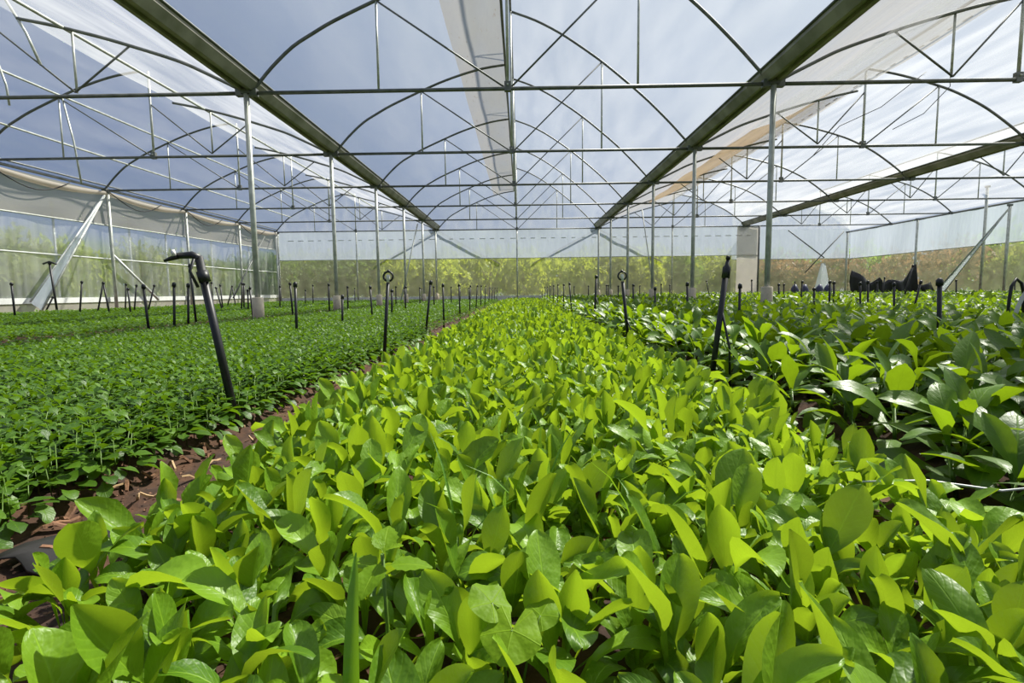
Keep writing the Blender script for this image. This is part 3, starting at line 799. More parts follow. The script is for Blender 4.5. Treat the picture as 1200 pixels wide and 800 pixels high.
def plant(name, loc, kind, meshes, r, label, cat, group, n_leaf=None, scale=1.0):
    t = empty(name, loc, label, cat, group)
    pl, h, lean = place_leaves(kind, r, n_leaf)
    for dx, dy, dz, a, el, ro, sc, v in pl:
        o = bpy.data.objects.new('leaf', meshes[v % len(meshes)])
        COL.objects.link(o)
        o.parent = t
        o.matrix_basis = Matrix.Translation((dx * scale, dy * scale, dz * scale)) @ Matrix.Rotation(a, 4, 'Z') @ Matrix.Rotation(el, 4, 'X') @ Matrix.Rotation(ro, 4, 'Y') @ Matrix.Scale(sc * scale, 4)
    if h:
        o = bpy.data.objects.new('stem', STEM_ME if kind == 'herb' else TSTEM_ME)
        COL.objects.link(o); o.parent = t
        d = Vector((lean[0] * h, lean[1] * h, h)) * scale
        o.matrix_basis = d.to_track_quat('Z', 'Y').to_matrix().to_4x4() @ Matrix.Diagonal((1, 1, d.length, 1))
    return t

def bulk(name, chunks, mat, label_kind='stuff'):
    """chunks: (templates, array of placements x y z az el roll scale variant tint)"""
    Vs, Fs, Us, Ts = [], [], [], []; base = 0
    for temps, P in chunks:
        P = np.asarray(P, float)
        if not len(P): continue
        vid = P[:, 7].astype(int) % len(temps)
        for k, (V, F, UV) in enumerate(temps):
            Q = P[vid == k]
            if not len(Q): continue
            ca, sa = np.cos(Q[:, 3]), np.sin(Q[:, 3]); ce, se = np.cos(Q[:, 4]), np.sin(Q[:, 4]); cr_, sr = np.cos(Q[:, 5]), np.sin(Q[:, 5])
            n = len(Q); z0 = np.zeros(n); o1 = np.ones(n)
            RZ = np.stack([ca, -sa, z0, sa, ca, z0, z0, z0, o1], 1).reshape(n, 3, 3)
            RX = np.stack([o1, z0, z0, z0, ce, -se, z0, se, ce], 1).reshape(n, 3, 3)
            RY = np.stack([cr_, z0, sr, z0, o1, z0, -sr, z0, cr_], 1).reshape(n, 3, 3)
            R = RZ @ RX @ RY
            W_ = np.einsum('nij,vj->nvi', R, V) * Q[:, 6][:, None, None] + Q[:, None, :3]
            Vs.append(W_.reshape(-1, 3))
            Fs.append((F[None] + (np.arange(n) * len(V))[:, None, None] + base).reshape(-1, 4))
            Us.append(np.tile(UV[F.ravel()], (n, 1)))
            Ts.append(np.repeat(Q[:, 8], len(V)))
            base += n * len(V)
    V = np.concatenate(Vs).astype(np.float32); F = np.concatenate(Fs).astype(np.int32); U = np.concatenate(Us).astype(np.float32); T = np.concatenate(Ts).astype(np.float32)
    me = bpy.data.meshes.new(name)
    me.vertices.add(len(V)); me.vertices.foreach_set('co', V.ravel())
    me.loops.add(F.size); me.loops.foreach_set('vertex_index', F.ravel())
    me.polygons.add(len(F)); me.polygons.foreach_set('loop_start', np.arange(0, F.size, 4, dtype=np.int32))
    me.polygons.foreach_set('use_smooth', np.ones(len(F), bool))
    uvl = me.uv_layers.new(); uvl.data.foreach_set('uv', U.ravel())
    a = me.attributes.new('tint', 'FLOAT', 'POINT'); a.data.foreach_set('value', T)
    me.materials.append(mat); me.update()
    o = bpy.data.objects.new(name, me); COL.objects.link(o)
    o['kind'] = 'stuff'
    print('bulk', name, len(F) * 2, 'triangles')
    return o

def in_view(p, m=40):
    x, y = seen_at(p)
    return -m < x < 1200 + m and y < 800 + m

# ---- the middle bed: crosswise rows of leafy greens
rg = random.Random(21)
SX, SY = 0.085, 0.082
green_chunks_hi, green_mid, green_lo = [], [], []
n_ind = 0; y = 0.385; row_no = 0
ODD = [(-0.155, 0.56, 0.045), (-0.155, 0.50, 0.04), (-0.012, 0.515, 0.05), (-0.012, 0.45, 0.05), (-0.158, 0.443, 0.03)]     # room left for the weeds
while y < YF - 0.4:
    far = y > 9
    sx = SX if y < 9 else 0.115
    sy = SY if y < 9 else 0.11
    xl = -0.62 - 0.05 * min(2.0, max(0.0, y - 0.4))
    nx = int((0.84 - xl) / sx)
    cand = []
    for i in range(nx + 1):
        x = xl + sx * i + rg.uniform(-0.034, 0.034)
        yy = y + rg.uniform(-0.032, 0.032)
        edge = abs(x) > 0.66
        if any(math.hypot(x - a, yy - b) < c for a, b, c in ODD): continue
        cand.append((x, yy, bed_h(x), edge))
    vis = [c for c in cand if in_view((c[0], c[1], 0.20))]
    if vis and n_ind + len(vis) <= 300:
        row_no += 1
        for i, (x, yy, z, edge) in enumerate(vis):
            plant('leafy_green_plant', (x, yy, z), 'green', ME_GH if row_no <= 6 else ME_G, rg,
                  'leafy green plant, %s from the left in the %s crosswise row of the middle bed' % (nth(i + 1), nth(row_no) if row_no > 1 else 'nearest'),
                  'leafy green', 'leafy greens in the near middle bed', scale=rg.uniform(0.80, 1.12) if row_no <= 5 else rg.uniform(0.80, 1.12))
            n_ind += 1
    elif vis:
        n_ind = 999
        for x, yy, z, edge in cand:
            pl, _, _ = place_leaves('green', rg, 5 if far else None)
            k = rg.uniform(0.88, 1.12) * (1.25 if far else 1.0)
            dst = green_chunks_hi if y < 4.2 else green_mid if y < 9 else green_lo
            for dx, dy, dz, a, el, ro, sc, v in pl:
                dst.append((x + dx * k, yy + dy * k, z + dz * k, a, el, ro, sc * k, v, rg.random()))
    y += sy
bulk('leafy_green_crop', [(V_G, green_chunks_hi), (V_G_MID, green_mid), (V_G_LO, green_lo)], M_green_b)

# ---- the left beds: small round-leaved herb
rh = random.Random(5)
herb_hi, herb_mid, herb_lo = [], [], []
n_ind = 0
cand = []
for li in range(64):
    x = -1.12 - 0.050 * li
    if x < -3.9: break
    yy = 0.85
    while yy < 6.2:
        cand.append((li, x + rh.uniform(-0.02, 0.02), yy + rh.uniform(-0.02, 0.02)))
        yy += 0.050
vis = [c for c in cand if in_view((c[1], c[2], 0.15), 25)]
beside = [c for c in cand if c not in set(vis) and in_view((c[1], c[2], 0.15), 520)]
vis.sort(key=lambda c: math.hypot(c[1], c[2]))
ind = set(vis[:300])
count = {}
for c in sorted(vis + beside, key=lambda c: (c[0], c[2])):
    li, x, yy = c
    z = bed_h(x)
    if c in ind:
        count[li] = count.get(li, 0) + 1
        plant('herb_plant', (x, yy, z), 'herb', ME_H, rh,
              'small round-leaved herb, %s from the camera in the %s line beside the brown path' % (nth(count[li]), nth(li + 1)), 'herb', 'herb seedlings in the near left bed')
    else:
        pl, h, ln = place_leaves('herb', rh, 12)
        for dx, dy, dz, a, el, ro, sc, v in pl:
            herb_hi.append((x + dx, yy + dy, z + dz, a, el, ro, sc, v, rh.random()))
def scatter_herb(dst, x0, x1, y0, y1, dens, sc, seed):
    r = np.random.default_rng(seed)
    n = int((x1 - x0) * (y1 - y0) * dens)
    X = r.uniform(x0, x1, n); Y = r.uniform(y0, y1, n)
    d = np.minimum(X - x0, x1 - X)
    Z = 0.05 + 0.128 * r.uniform(0.55, 1.05, n) * np.clip(d / 0.06, 0.35, 1) + 0.012 * np.sin(X * 5.1) * np.sin(Y * 4.3)
    dst.append(np.stack([X, Y, Z, r.uniform(0, 2 * PI, n), r.uniform(-0.2, 0.9, n), r.uniform(-0.4, 0.4, n), sc * r.uniform(0.75, 1.2, n), r.integers(0, 8, n), r.uniform(0, 1, n)], 1))
A = []; B = []
for bi, (a, b) in enumerate(BEDS[:3]):
    if b > -2: scatter_herb(A, a, b, 6.2, 12, 1500, 1.25, 31 + bi)
    else: scatter_herb(A, a, b, max(3.5, -b * 0.72), 12, 1000, 1.4, 31 + bi)
    scatter_herb(B, a, b, 12, YF - 0.3, 520, 1.9, 41 + bi)
bulk('herb_crop', [(V_H, herb_hi), (V_H_LO, np.concatenate(A)), (V_H_LO, np.concatenate(B))], M_herb_b)

# ---- the right beds: taller plants with long leaves
rt = random.Random(9)
tall_hi, tall_mid, tall_lo = [], [], []
cand = []
LINES = [1.08 + 0.145 * k for k in range(6)] + [2.31 + 0.15 * k for k in range(9)]
for li, x in enumerate(LINES):
    yy = 0.95
    while yy < YF - 0.4:
        cand.append((li, x + rt.uniform(-0.05, 0.05), yy + rt.uniform(-0.05, 0.05)))
        yy += 0.14
vis = [c for c in cand if in_view((c[1], c[2], 0.2), 60)]
beside = [c for c in cand if c not in set(vis) and in_view((c[1], c[2], 0.2), 700)]
vis.sort(key=lambda c: math.hypot(c[1], c[2]))
ind = set(vis[:300]); count = {}
for c in sorted(vis + beside, key=lambda c: (c[0], c[2])):
    li, x, yy = c; z = bed_h(x)
    if c in ind:
        count[li] = count.get(li, 0) + 1
        plant('tall_leaf_plant', (x, yy, z), 'tall', ME_T, rt,
              'dark green long-leaved plant, %s from the camera in the %s line right of the furrow' % (nth(count[li]), nth(li + 1)), 'crop plant', 'long-leaved plants in the right bed')
    else:
        pl, h, ln = place_leaves('tall', rt, None if yy < 8 else 7)
        for dx, dy, dz, a, el, ro, sc, v in pl:
            (tall_hi if yy < 6 else tall_mid).append((x + dx, yy + dy, z + dz, a, el, ro, sc, v, rt.random()))
for a, b in BEDS[6:]:
    yy = max(1.5, a * 0.6)
    while yy < (YF if a < 11 else YR) - 0.4:
        near = yy < 9
        st = 0.16 if near else 0.21
        x = a + 0.06
        while x < b - 0.04:
            xx, y2 = x + rt.uniform(-0.06, 0.06), yy + rt.uniform(-0.06, 0.06)
            if in_view((xx, y2, 0.2), 420):
                pl, h, ln = place_leaves('tall', rt, 8 if near else 6)
                k = 0.88 if near else 1.15
                for dx, dy, dz, a_, el, ro, sc, v in pl:
                    (tall_mid if near else tall_lo).append((xx + dx * k, y2 + dy * k, bed_h(xx) + dz * k, a_, el, ro, sc * k, v, rt.random()))
            x += st
        yy += st
bulk('tall_leaf_crop', [(V_T, tall_hi), (V_T_MID, tall_mid), (V_T_LO, tall_lo)], M_tall_b)

# ------------------------------------------------------------------ irrigation stakes
def stake(bx, by, tx, tz, label, ty=None, r=0.013, head='knob', group='black irrigation stakes', bz=0.0, z_extra=None):
    ty = by if ty is None else ty
    t = empty('irrigation_stake', (bx, by, bz), label, 'stake', group)
    a, b = Vector((bx, by, bz)), Vector((tx, ty, tz))
    MB().tube([a, b], r, 8).build('pole', M_black, t)
    d = (b - a).normalized()
    if head == 'knob':
        MB().tube([b - d * 0.03, b + d * 0.005, b + d * 0.02], [r * 1.5, r * 1.5, r * 0.7], 8).build('sprinkler_head', M_black, t)
    elif head == 'ring':
        pts = [b + d * 0.045 + Vector((0.035 * math.sin(q), 0, -0.035 * math.cos(q))) for q in np.linspace(0.25, 2 * PI - 0.25, 14)]
        ringo = MB().tube(pts, 0.008, 6).build('sprinkler_ring', M_black, t)
        MB().tube([b + d * 0.005, b + d * 0.055, b + d * 0.06], [0.012, 0.014, 0.006], 8).build('nozzle', M_white, ringo)
        MB().tube([b + d * 0.075, b + d * 0.095], [0.014, 0.008], 8).build('cap', M_black, ringo)
    elif head == 'spike':
        hd = MB().tube([b - d * 0.05, b, b + d * 0.01, b + d * 0.045], [r * 1.35, r * 1.35, r * 0.8, r * 0.5], 8).build('sprinkler_head', M_black, t)
        MB().tube([b + d * 0.04, b + d * 0.055], [0.011, 0.011], 8).build('cap', M_black, hd)
    return t
# rows beside the middle bed
t = stake(-1.10, 1.99, -1.21, 0.665, 'thick black irrigation stake tilted left with a bent sprinkler arm, at the brown path', r=0.0155, head=None)
arm = MB().tube([(-1.205, 1.99, 0.655), (-1.235, 1.99, 0.672), (-1.29, 1.985, 0.668)], [0.016, 0.014, 0.011], 8).build('sprinkler_arm', M_black, t)
MB().tube([(-1.285, 1.985, 0.668), (-1.335, 1.98, 0.650)], [0.012, 0.005], 8).build('deflector', M_black, arm)
MB().tube([(-1.292, 1.975, 0.668), (-1.297, 1.972, 0.690)], [0.008, 0.008], 8).build('nozzle', M_white, arm)
MB().tube([(-1.21, 1.96, 0.655), (-1.225, 1.955, 0.61), (-1.20, 1.958, 0.55)], 0.006, 6).build('feed_hose', M_black, t)
MB().tube([(-1.182, 1.975, 0.57), (-1.192, 1.975, 0.61)], [0.021, 0.021], 8).build('collar', M_black, t)
stake(-1.04, 3.95, -0.99, 0.60, 'black irrigation stake with ring sprinkler, second in the row along the brown path', head='ring')
stake(-1.09, 5.96, -1.01, 0.64, 'black irrigation stake third from the camera along the brown path', r=0.013)
for i, (y, zt, dx) in enumerate(((7.5, 0.63, 0.0), (9.6, 0.66, -0.02), (11.4, 0.66, 0.02), (13.1, 0.68, 0.03), (14.8, 0.70, 0.0), (16.6, 0.72, 0.0), (18.6, 0.68, 0.02), (20.6, 0.70, 0.0), (22.8, 0.70, 0.0), (24.9, 0.72, 0.0))):
    stake(-1.10 - 0.008 * i, y, -1.10 + dx, zt, 'slim black irrigation stake, %s from the camera along the brown path' % nth(i + 4))
def with_rope(t, top, bot):
    MB().tube([top, (0.5 * (top[0] + bot[0]) + 0.01, top[1] - 0.03, 0.5 * (top[2] + bot[2])), bot], 0.006, 5).build('feed_hose', M_black, t)
t = stake(0.92, 2.58, 0.99, 0.625, 'black irrigation stake leaning right, nearest right of the middle bed', head='spike', r=0.0145); with_rope(t, (0.965, 2.58, 0.45), (1.02, 2.58, 0.02))
t = stake(0.92, 4.51, 0.86, 0.60, 'black irrigation stake with ring sprinkler, second right of the middle bed', head='ring', r=0.014); with_rope(t, (0.89, 4.51, 0.30), (0.97, 4.5, 0.02))
t = stake(1.06, 7.7, 1.09, 0.73, 'black irrigation stake third from the camera right of the middle bed', r=0.016); with_rope(t, (1.08, 7.7, 0.45), (1.18, 7.7, 0.05))
for i, (y, zt, dx) in enumerate(((10.3, 0.67, -0.06), (12.4, 0.68, 0.0), (14.3, 0.70, 0.0), (16.2, 0.70, 0.0), (18.2, 0.72, 0.0), (20.1, 0.70, 0.0), (22.0, 0.71, 0.0), (24.4, 0.72, 0.0))):
    stake(0.99, y, 1.0 + dx, zt, 'slim black irrigation stake, %s from the camera right of the middle bed' % nth(i + 4))
LEFT = [(-9.54, 9.82, -9.55, 0.78), (-11.15, 12.56, -11.24, 1.33), (-11.65, 12.67, -11.33, 0.52), (-9.85, 11.63, -9.72, 0.85), (-9.91, 12.18, -9.68, 0.84), (-8.96, 11.4, -9.06, 0.82), (-10.25, 13.53, -10.16, 0.83), (-8.38, 11.23, -8.4, 0.68), (-9.34, 12.6, -9.21, 0.78), (-4.09, 5.74, -4.12, 0.63), (-8.93, 12.46, -8.68, 0.77), (-3.9, 5.86, -3.86, 0.65), (-4.07, 6.38, -4.03, 0.65), (-4.21, 6.79, -4.25, 0.91), (-8.44, 14.4, -8.45, 0.87), (-7.1, 12.54, -7.26, 0.7), (-8.11, 14.29, -8.15, 0.79), (-9.28, 16.53, -9.05, 0.8), (-9.67, 17.84, -9.77, 0.82), (-6.59, 12.35, -6.52, 0.79), (-6.93, 13.12, -6.88, 0.8), (-6.38, 12.29, -6.37, 0.63), (-4.4, 8.62, -4.43, 0.64), (-6.69, 14.58, -6.65, 0.75), (-4.39, 10.12, -4.42, 0.73), (-2.17, 5.06, -2.16, 0.62), (-7.06, 17.89, -7.04, 0.82), (-4.22, 11.59, -4.21, 0.73), (-2.19, 6.42, -2.17, 0.49), (-4.23, 12.88, -4.22, 0.69), (-2.29, 8.12, -2.31, 0.62), (-3.89, 16.41, -3.87, 0.72), (-2.24, 9.12, -2.22, 0.57), (-2.55, 11.63, -2.53, 0.66), (-3.07, 16.02, -3.05, 0.68), (-7.39, 18.04, -7.36, 0.66), (-12.0, 11.6, -11.6, 0.72),
        (-2.3, 14.0, -2.3, 0.68), (-2.3, 17.5, -2.3, 0.7), (-2.35, 20.5, -2.35, 0.7), (-4.3, 19.5, -4.3, 0.72), (-4.3, 23.0, -4.3, 0.72), (-6.6, 21.0, -6.6, 0.74), (-2.3, 23.5, -2.3, 0.72)]
LEFT.sort(key=lambda s: s[2] / s[1])
for i, (bx, by, tx, tz) in enumerate(LEFT):
    tall = tz > 0.9
    s = 'tall black irrigation stake' if tall else 'leaning black irrigation stake' if abs(tx - bx) > 0.12 else 'upright black irrigation stake'
    t = stake(bx, by, tx, tz, '%s in the left herb beds, %s from the left in the photo' % (s, nth(i + 1)), r=0.024 if tz > 1.2 else 0.018 if by > 9 else 0.014)
    if tz > 1.2:
        MB().tube([(tx - 0.16, by, tz - 0.02), (tx, by, tz + 0.03), (tx + 0.16, by, tz - 0.03)], 0.022, 6).build('cross_head', M_black, t)
RIGHT = [(2.7, 16.74, 2.69, 0.7), (3.02, 16.53, 3.02, 0.67), (2.39, 11.34, 2.39, 0.64), (1.91, 7.56, 1.9, 0.55), (5.82, 20.84, 5.81, 0.72), (2.08, 6.65, 2.07, 0.6), (7.03, 19.74, 6.84, 0.85), (2.14, 5.23, 2.14, 0.56), (6.74, 15.61, 6.72, 0.79), (5.54, 11.48, 5.52, 0.62), (6.86, 13.99, 6.86, 0.64), (11.19, 21.86, 11.16, 0.81), (6.27, 12.02, 6.3, 0.68), (4.96, 9.04, 4.94, 0.52), (5.42, 9.41, 5.41, 0.64), (5.77, 9.87, 5.75, 0.63), (4.9, 7.72, 4.87, 0.59), (4.99, 7.69, 4.96, 0.61), (9.21, 13.81, 9.14, 0.68), (10.8, 16.11, 10.88, 0.83), (4.73, 6.78, 4.7, 0.57), (9.56, 13.5, 9.8, 1.07), (5.46, 7.52, 5.58, 0.6), (2.77, 3.53, 2.74, 0.56), (12.09, 14.93, 12.04, 0.71), (18.0 - 0.6, 19.0, 17.36, 0.63),
         (3.2, 19.5, 3.2, 0.72), (2.6, 20.5, 2.6, 0.72), (4.6, 17.5, 4.6, 0.72), (4.9, 22.0, 4.9, 0.72), (8.6, 21.0, 8.6, 0.74), (2.3, 23.0, 2.3, 0.72)]
RIGHT.sort(key=lambda s: s[2] / s[1])
for i, (bx, by, tx, tz) in enumerate(RIGHT):
    s = 'tall leaning black stake' if tz > 1 else 'leaning black irrigation stake' if abs(tx - bx) > 0.06 else 'upright black irrigation stake'
    stake(bx, by, tx, tz, '%s in the right beds, %s from the left in the photo' % (s, nth(i + 1)), r=0.019 if by > 9 else 0.014)
o = MB().tube([(4.52, 5.0, 0.0), (4.53, 5.0, 0.40), (4.54, 5.0, 0.52), (4.58, 5.0, 0.59), (4.63, 5.0, 0.55), (4.66, 5.0, 0.45), (4.67, 5.0, 0.0)], 0.014, 8).build('bent_hose', M_black)
tag(o, 'black hose bent into an upside-down U at the right edge of the beds', 'hose')
g = [[(4.30 + 0.10 * u + 0.045 * s + 0.25 * u * u, 4.7, 0.18 + 0.42 * math.sin(u * 1.7)) for s in (-0.5, 0.5)] for u in np.linspace(0, 1, 9)]
o = MB().sheet(g); o = o.build('drip_tape', M_paintpipe); tag(o, 'pale grey flat drip tape arching beside the bent black hose', 'drip tape')
o = MB().tube([(0.66, 1.05, 0.13), (0.80, 1.03, 0.14), (0.92, 1.0, 0.13), (0.98, 0.97, 0.15), (1.04, 0.96, 0.19), (1.09, 0.97, 0.16), (1.10, 1.0, 0.08)], 0.0022, 6).build('drip_tube', M_paintpipe)
tag(o, 'thin white drip tube crossing the dark furrow beside the middle bed', 'tube')

# ------------------------------------------------------------------ black sheets and blue bundles at the far right
def tarp(tops, label, y):
    """a crumpled sheet hung from a jagged upper edge: tops = (x, height) along it"""
    g = []
    X = np.linspace(tops[0][0], tops[-1][0], 15); Z = np.interp(X, [t[0] for t in tops], [t[1] for t in tops])
    for i in range(6):
        u = i / 5
        g.append([(x + 0.03 * math.sin(7 * u + 3 * x), y + 0.16 * math.sin(x * 8 + u * 2) * (1 - 0.5 * u), 0.06 + (z - 0.06) * u) for x, z in zip(X, Z)])
    o = MB().sheet(g).build('black_sheet', M_tarp)
    so = o.modifiers.new('thickness', 'SOLIDIFY'); so.thickness = 0.012
    tag(o, label, 'sheet')
tarp([(12.55, 1.20), (12.75, 1.08), (13.1, 0.80), (13.35, 0.72), (13.6, 0.95), (13.75, 0.6)], 'crumpled black plastic sheet standing before the rear net, peaked at its left end', 20.4)
tarp([(13.9, 0.60), (14.2, 0.85), (14.6, 0.78), (14.85, 0.95), (15.05, 1.45), (15.15, 1.40), (15.2, 0.5)], 'crumpled black plastic sheet standing before the rear net, peaked at its right end', 20.7)
tarp([(15.9, 0.45), (16.3, 0.72), (16.7, 0.62), (17.1, 0.75), (17.3, 0.4)], 'low dark sheet heaped beside the right side wall', 22.5)
for i, (x, y) in enumerate(((12.55, 24.6), (12.95, 24.5), (13.9, 25.0), (14.4, 25.2))):
    m = MB()
    m.tube([(x, y, 0.05), (x + 0.02, y, 0.35), (x, y, 0.55), (x + 0.03, y, 0.72)], [0.17, 0.19, 0.15, 0.05], 10)
    o = m.build('sack', M_blue); tag(o, 'small dark blue sack before the end wall, %s from the left' % nth(i + 1), 'sack', 'blue sacks at the end wall')

# ------------------------------------------------------------------ litter on the brown path
rc = random.Random(12)
chips = []
for i in range(84):
    y = 0.95 + 2.4 * (i / 83) ** 1.4
    x = rc.uniform(-1.09, -0.74)
    chips.append((y, x))
chips.sort()
for i, (y, x) in enumerate(chips):
    straw = rc.random() < 0.3
    lg = rc.uniform(0.03, 0.08) * (1.3 if straw else 1); wd = rc.uniform(0.004, 0.008) if straw else rc.uniform(0.010, 0.022); th = rc.uniform(0.003, 0.008)
    m = MB(); n = 5
    P = []
    for k in range(n):
        u = k / (n - 1) - 0.5
        ww = wd * (0.5 + 0.5 * math.cos(u * 2.2)) * rc.uniform(0.7, 1.1); zz = 0.01 * math.sin(k * 1.3 + i)
        P += [(u * lg, -ww / 2, zz), (u * lg, ww / 2, zz), (u * lg, ww / 2 * 0.8, zz + th), (u * lg, -ww / 2 * 0.8, zz + th)]
    F = [(k * 4 + a, k * 4 + (a + 1) % 4, (k + 1) * 4 + (a + 1) % 4, (k + 1) * 4 + a) for k in range(n - 1) for a in range(4)] + [(3, 2, 1, 0), (16, 17, 18, 19)]
    m.add(P, F)
    o = m.build('straw_piece' if straw else 'bark_chip', M_straw if straw else M_bark)
    o.location = (x, y, 0.012); o.rotation_euler = (rc.uniform(-0.2, 0.2), rc.uniform(-0.25, 0.25), rc.uniform(0, PI))
    tag(o, '%s on the brown path between the beds, %s piece from the camera' % ('pale straw piece' if straw else 'brown bark chip', nth(i + 1)), 'plant litter', 'litter on the brown path')
# fine crumbs
cv = []
for i in range(2600):
    x, y = rc.uniform(-1.14, -0.72), 0.8 + 7 * rc.random() ** 1.8
    cv.append((x, y, 0.006, rc.uniform(0, 2 * PI), rc.uniform(-0.3, 0.3), rc.uniform(-1, 1), rc.uniform(0.10, 0.32), rc.randrange(8), rc.random()))
bulk('soil_crumbs', [(V_H_LO, cv)], M_bark)
g = [[(-1.02 + 0.16 * u + 0.04 * v, 0.93 + 0.15 * v + 0.02 * math.sin(u * 6), 0.022 + 0.008 * math.sin(u * 5 + v * 4)) for u in np.linspace(0, 1, 7)] for v in np.linspace(0, 1, 5)]
o = MB().sheet(g).build('mulch_film_scrap', plain('grey_mulch', (0.022, 0.019, 0.019), 0.6)); tag(o, 'dark grey scrap of mulch film lying on the brown path', 'plastic scrap')
o.modifiers.new('thickness', 'SOLIDIFY').thickness = 0.004

# ------------------------------------------------------------------ odd plants in the near middle bed
def lone_leaf(t, geo, mat, loc, az, el, roll=0.0, sc=1.0, name='leaf', label=None):
    o = bpy.data.objects.new(name, leaf_mesh(name, geo, mat)); COL.objects.link(o); o.parent = t
    o.matrix_basis = Matrix.Translation(loc) @ Matrix.Rotation(az, 4, 'Z') @ Matrix.Rotation(el, 4, 'X') @ Matrix.Rotation(roll, 4, 'Y') @ Matrix.Scale(sc, 4)
    if label: o['label'] = label
    return o

t = empty('strap_leaf_weed', (-0.158, 0.443, 0.06), 'single broad grass blade bent at its top, near the lower middle of the photo', 'weed')
lone_leaf(t, leaf_geo((0, 0.2, 0.4, 0.6, 0.78, 0.9, 1.0), 5, 0, 0.215, 0.017, curl=0.6, cup=0.4, p=0.5, q=0.35, seed=4, twist=0.3), M_blade, (0, 0, 0), 0.15, 1.50, 0.0, 1.0, 'blade')
for px, py, az, el, L_ in ((-0.10, 0.80, 0.6, 1.45, 0.25), (0.02, 0.92, -0.7, 1.3, 0.24), (0.20, 0.86, 2.1, 1.35, 0.24)):
    t = empty('grass_weed', (px, py, 0.06), 'thin grass weed rising among the leafy greens, ' + ('left of the others' if px < -0.05 else 'right of the others' if px > 0.1 else 'between the other two'), 'weed')
    for k in range(3):
        lone_leaf(t, leaf_geo((0, 0.25, 0.5, 0.75, 1.0), 3, 0, L_ * (1 - 0.15 * k), 0.005, curl=0.8 + 0.3 * k, cup=0.5, p=0.5, q=0.4, seed=k), M_blade, (0, 0, 0), az + 2.2 * k, el, 0.0, 1.0, 'blade')
t = empty('toothed_weed', (-0.155, 0.56, 0.06), 'small weed with paired toothed pale green leaves right of the broad grass blade', 'weed')
MB().tube([(-0.155, 0.56, 0.05), (-0.153, 0.558, 0.15), (-0.155, 0.555, 0.235)], 0.0022, 6).build('stem', M_stem, t)
for z_, az, el, sc in ((0.158, 1.3, 0.15, 1.0), (0.160, -1.5, 0.1, 1.05), (0.170, 0.1, 0.5, 0.95), (0.168, 2.9, -0.2, 1.0), (0.176, 0.7, 0.7, 0.5), (0.176, -1.9, 0.6, 0.55)):
    lone_leaf(t, leaf_geo((0, 0.1, 0.2, 0.3, 0.4, 0.5, 0.6, 0.7, 0.8, 0.9, 1.0), 7, 0.008, 0.044, 0.030, curl=0.5, cup=0.1, wave=0.02, p=0.72, q=0.8, seed=int(z_ * 1000), tooth=0.09, pw=0.001), M_weed, (0, -0.003, z_), az, el, 0.0, sc)
t = empty('round_leaf_weed', (-0.012, 0.515, 0.06), 'weed with round lobed pale green leaves at the lower middle of the photo', 'weed')
def round_leaf(Rr, seed):
    r = random.Random(seed); V = [(0, 0, 0)]; UV = [(0.0, 0.5)]; n = 22
    for ring in (0.5, 1.0):
        for k in range(n):
            a = -PI * 0.90 + 1.80 * PI * k / (n - 1)
            rr = Rr * ring * (1 + 0.07 * math.cos(5 * a) * ring + 0.12 * math.cos(a))
            V.append((rr * math.sin(a), rr * math.cos(a), 0.10 * rr * math.cos(5 * a + 0.4) * ring - 0.25 * rr * rr / Rr + 0.15 * rr)); UV.append((ring * 0.9, 0.5 + 0.45 * math.sin(5 * a / 2) * ring))
    F = [(0, 1 + k, 2 + k) for k in range(n - 1)]
    F4 = [(1 + k, 1 + n + k, 2 + n + k, 2 + k) for k in range(n - 1)]
    me = bpy.data.meshes.new('round_leaf'); me.from_pydata(V, [], F + F4)
    uv = me.uv_layers.new()
    for l in me.loops: uv.data[l.index].uv = UV[l.vertex_index]
    me.polygons.foreach_set('use_smooth', [True] * len(me.polygons)); me.materials.append(M_weed)
    return me
for k, (dx, dy, z_, az, el, R_) in enumerate(((0.0, -0.01, 0.180, 2.9, -0.45, 0.030), (-0.022, 0.018, 0.192, 0.9, 0.5, 0.024), (0.03, 0.03, 0.170, -0.6, 0.4, 0.020))):
    o = bpy.data.objects.new('leaf', round_leaf(R_, k)); COL.objects.link(o); o.parent = t
    o.matrix_basis = Matrix.Translation((dx, dy, z_ - 0.06)) @ Matrix.Rotation(az, 4, 'Z') @ Matrix.Rotation(el, 4, 'X')
    MB().tube([(-0.012, 0.515, 0.06), (-0.012 + dx * 0.6, 0.515 + dy * 0.6, z_ - 0.03), (-0.012 + dx, 0.515 + dy, z_)], 0.0015, 5).build('stem', M_stem, t)

def hero(name, loc, label, leaves, mat=M_green, cat='leafy green', stem=None):
    """leaves: (azimuth, elevation, roll, petiole, blade, width, curl, cup, wave, p, q)"""
    t = empty(name, loc, label, cat)
    for i, (az, el, ro, lp, lb, wd, cu, cp, wv, p, q, z_) in enumerate(leaves):
        lone_leaf(t, leaf_geo(R_HERO, 7, lp, lb, wd, curl=cu, cup=cp, wave=wv, p=p, q=q, seed=i + 5), mat, (0, 0, z_), az, el, ro)
    if stem: MB().tube([loc, (loc[0] + stem[0], loc[1] + stem[1], loc[2] + stem[2])], [0.006, 0.004], 8).build('stem', M_stem, t)
hero('leafy_green_plant', (-0.095, 0.425, 0.05), 'leafy green plant with the broadest wavy leaves, at the lower middle of the photo',
     [(2.7, 1.25, 0.2, 0.05, 0.11, 0.068, 0.5, 0.2, 0.08, 1.2, 0.6, 0), (-2.2, 0.95, -0.3, 0.05, 0.105, 0.075, 0.9, 0.1, 0.12, 1.2, 0.55, 0), (0.6, 1.2, 0, 0.05, 0.10, 0.05, 0.6, 0.3, 0.06, 1.3, 0.7, 0), (-0.9, 1.1, 0, 0.05, 0.09, 0.05, 0.8, 0.3, 0.08, 1.3, 0.7, 0)])
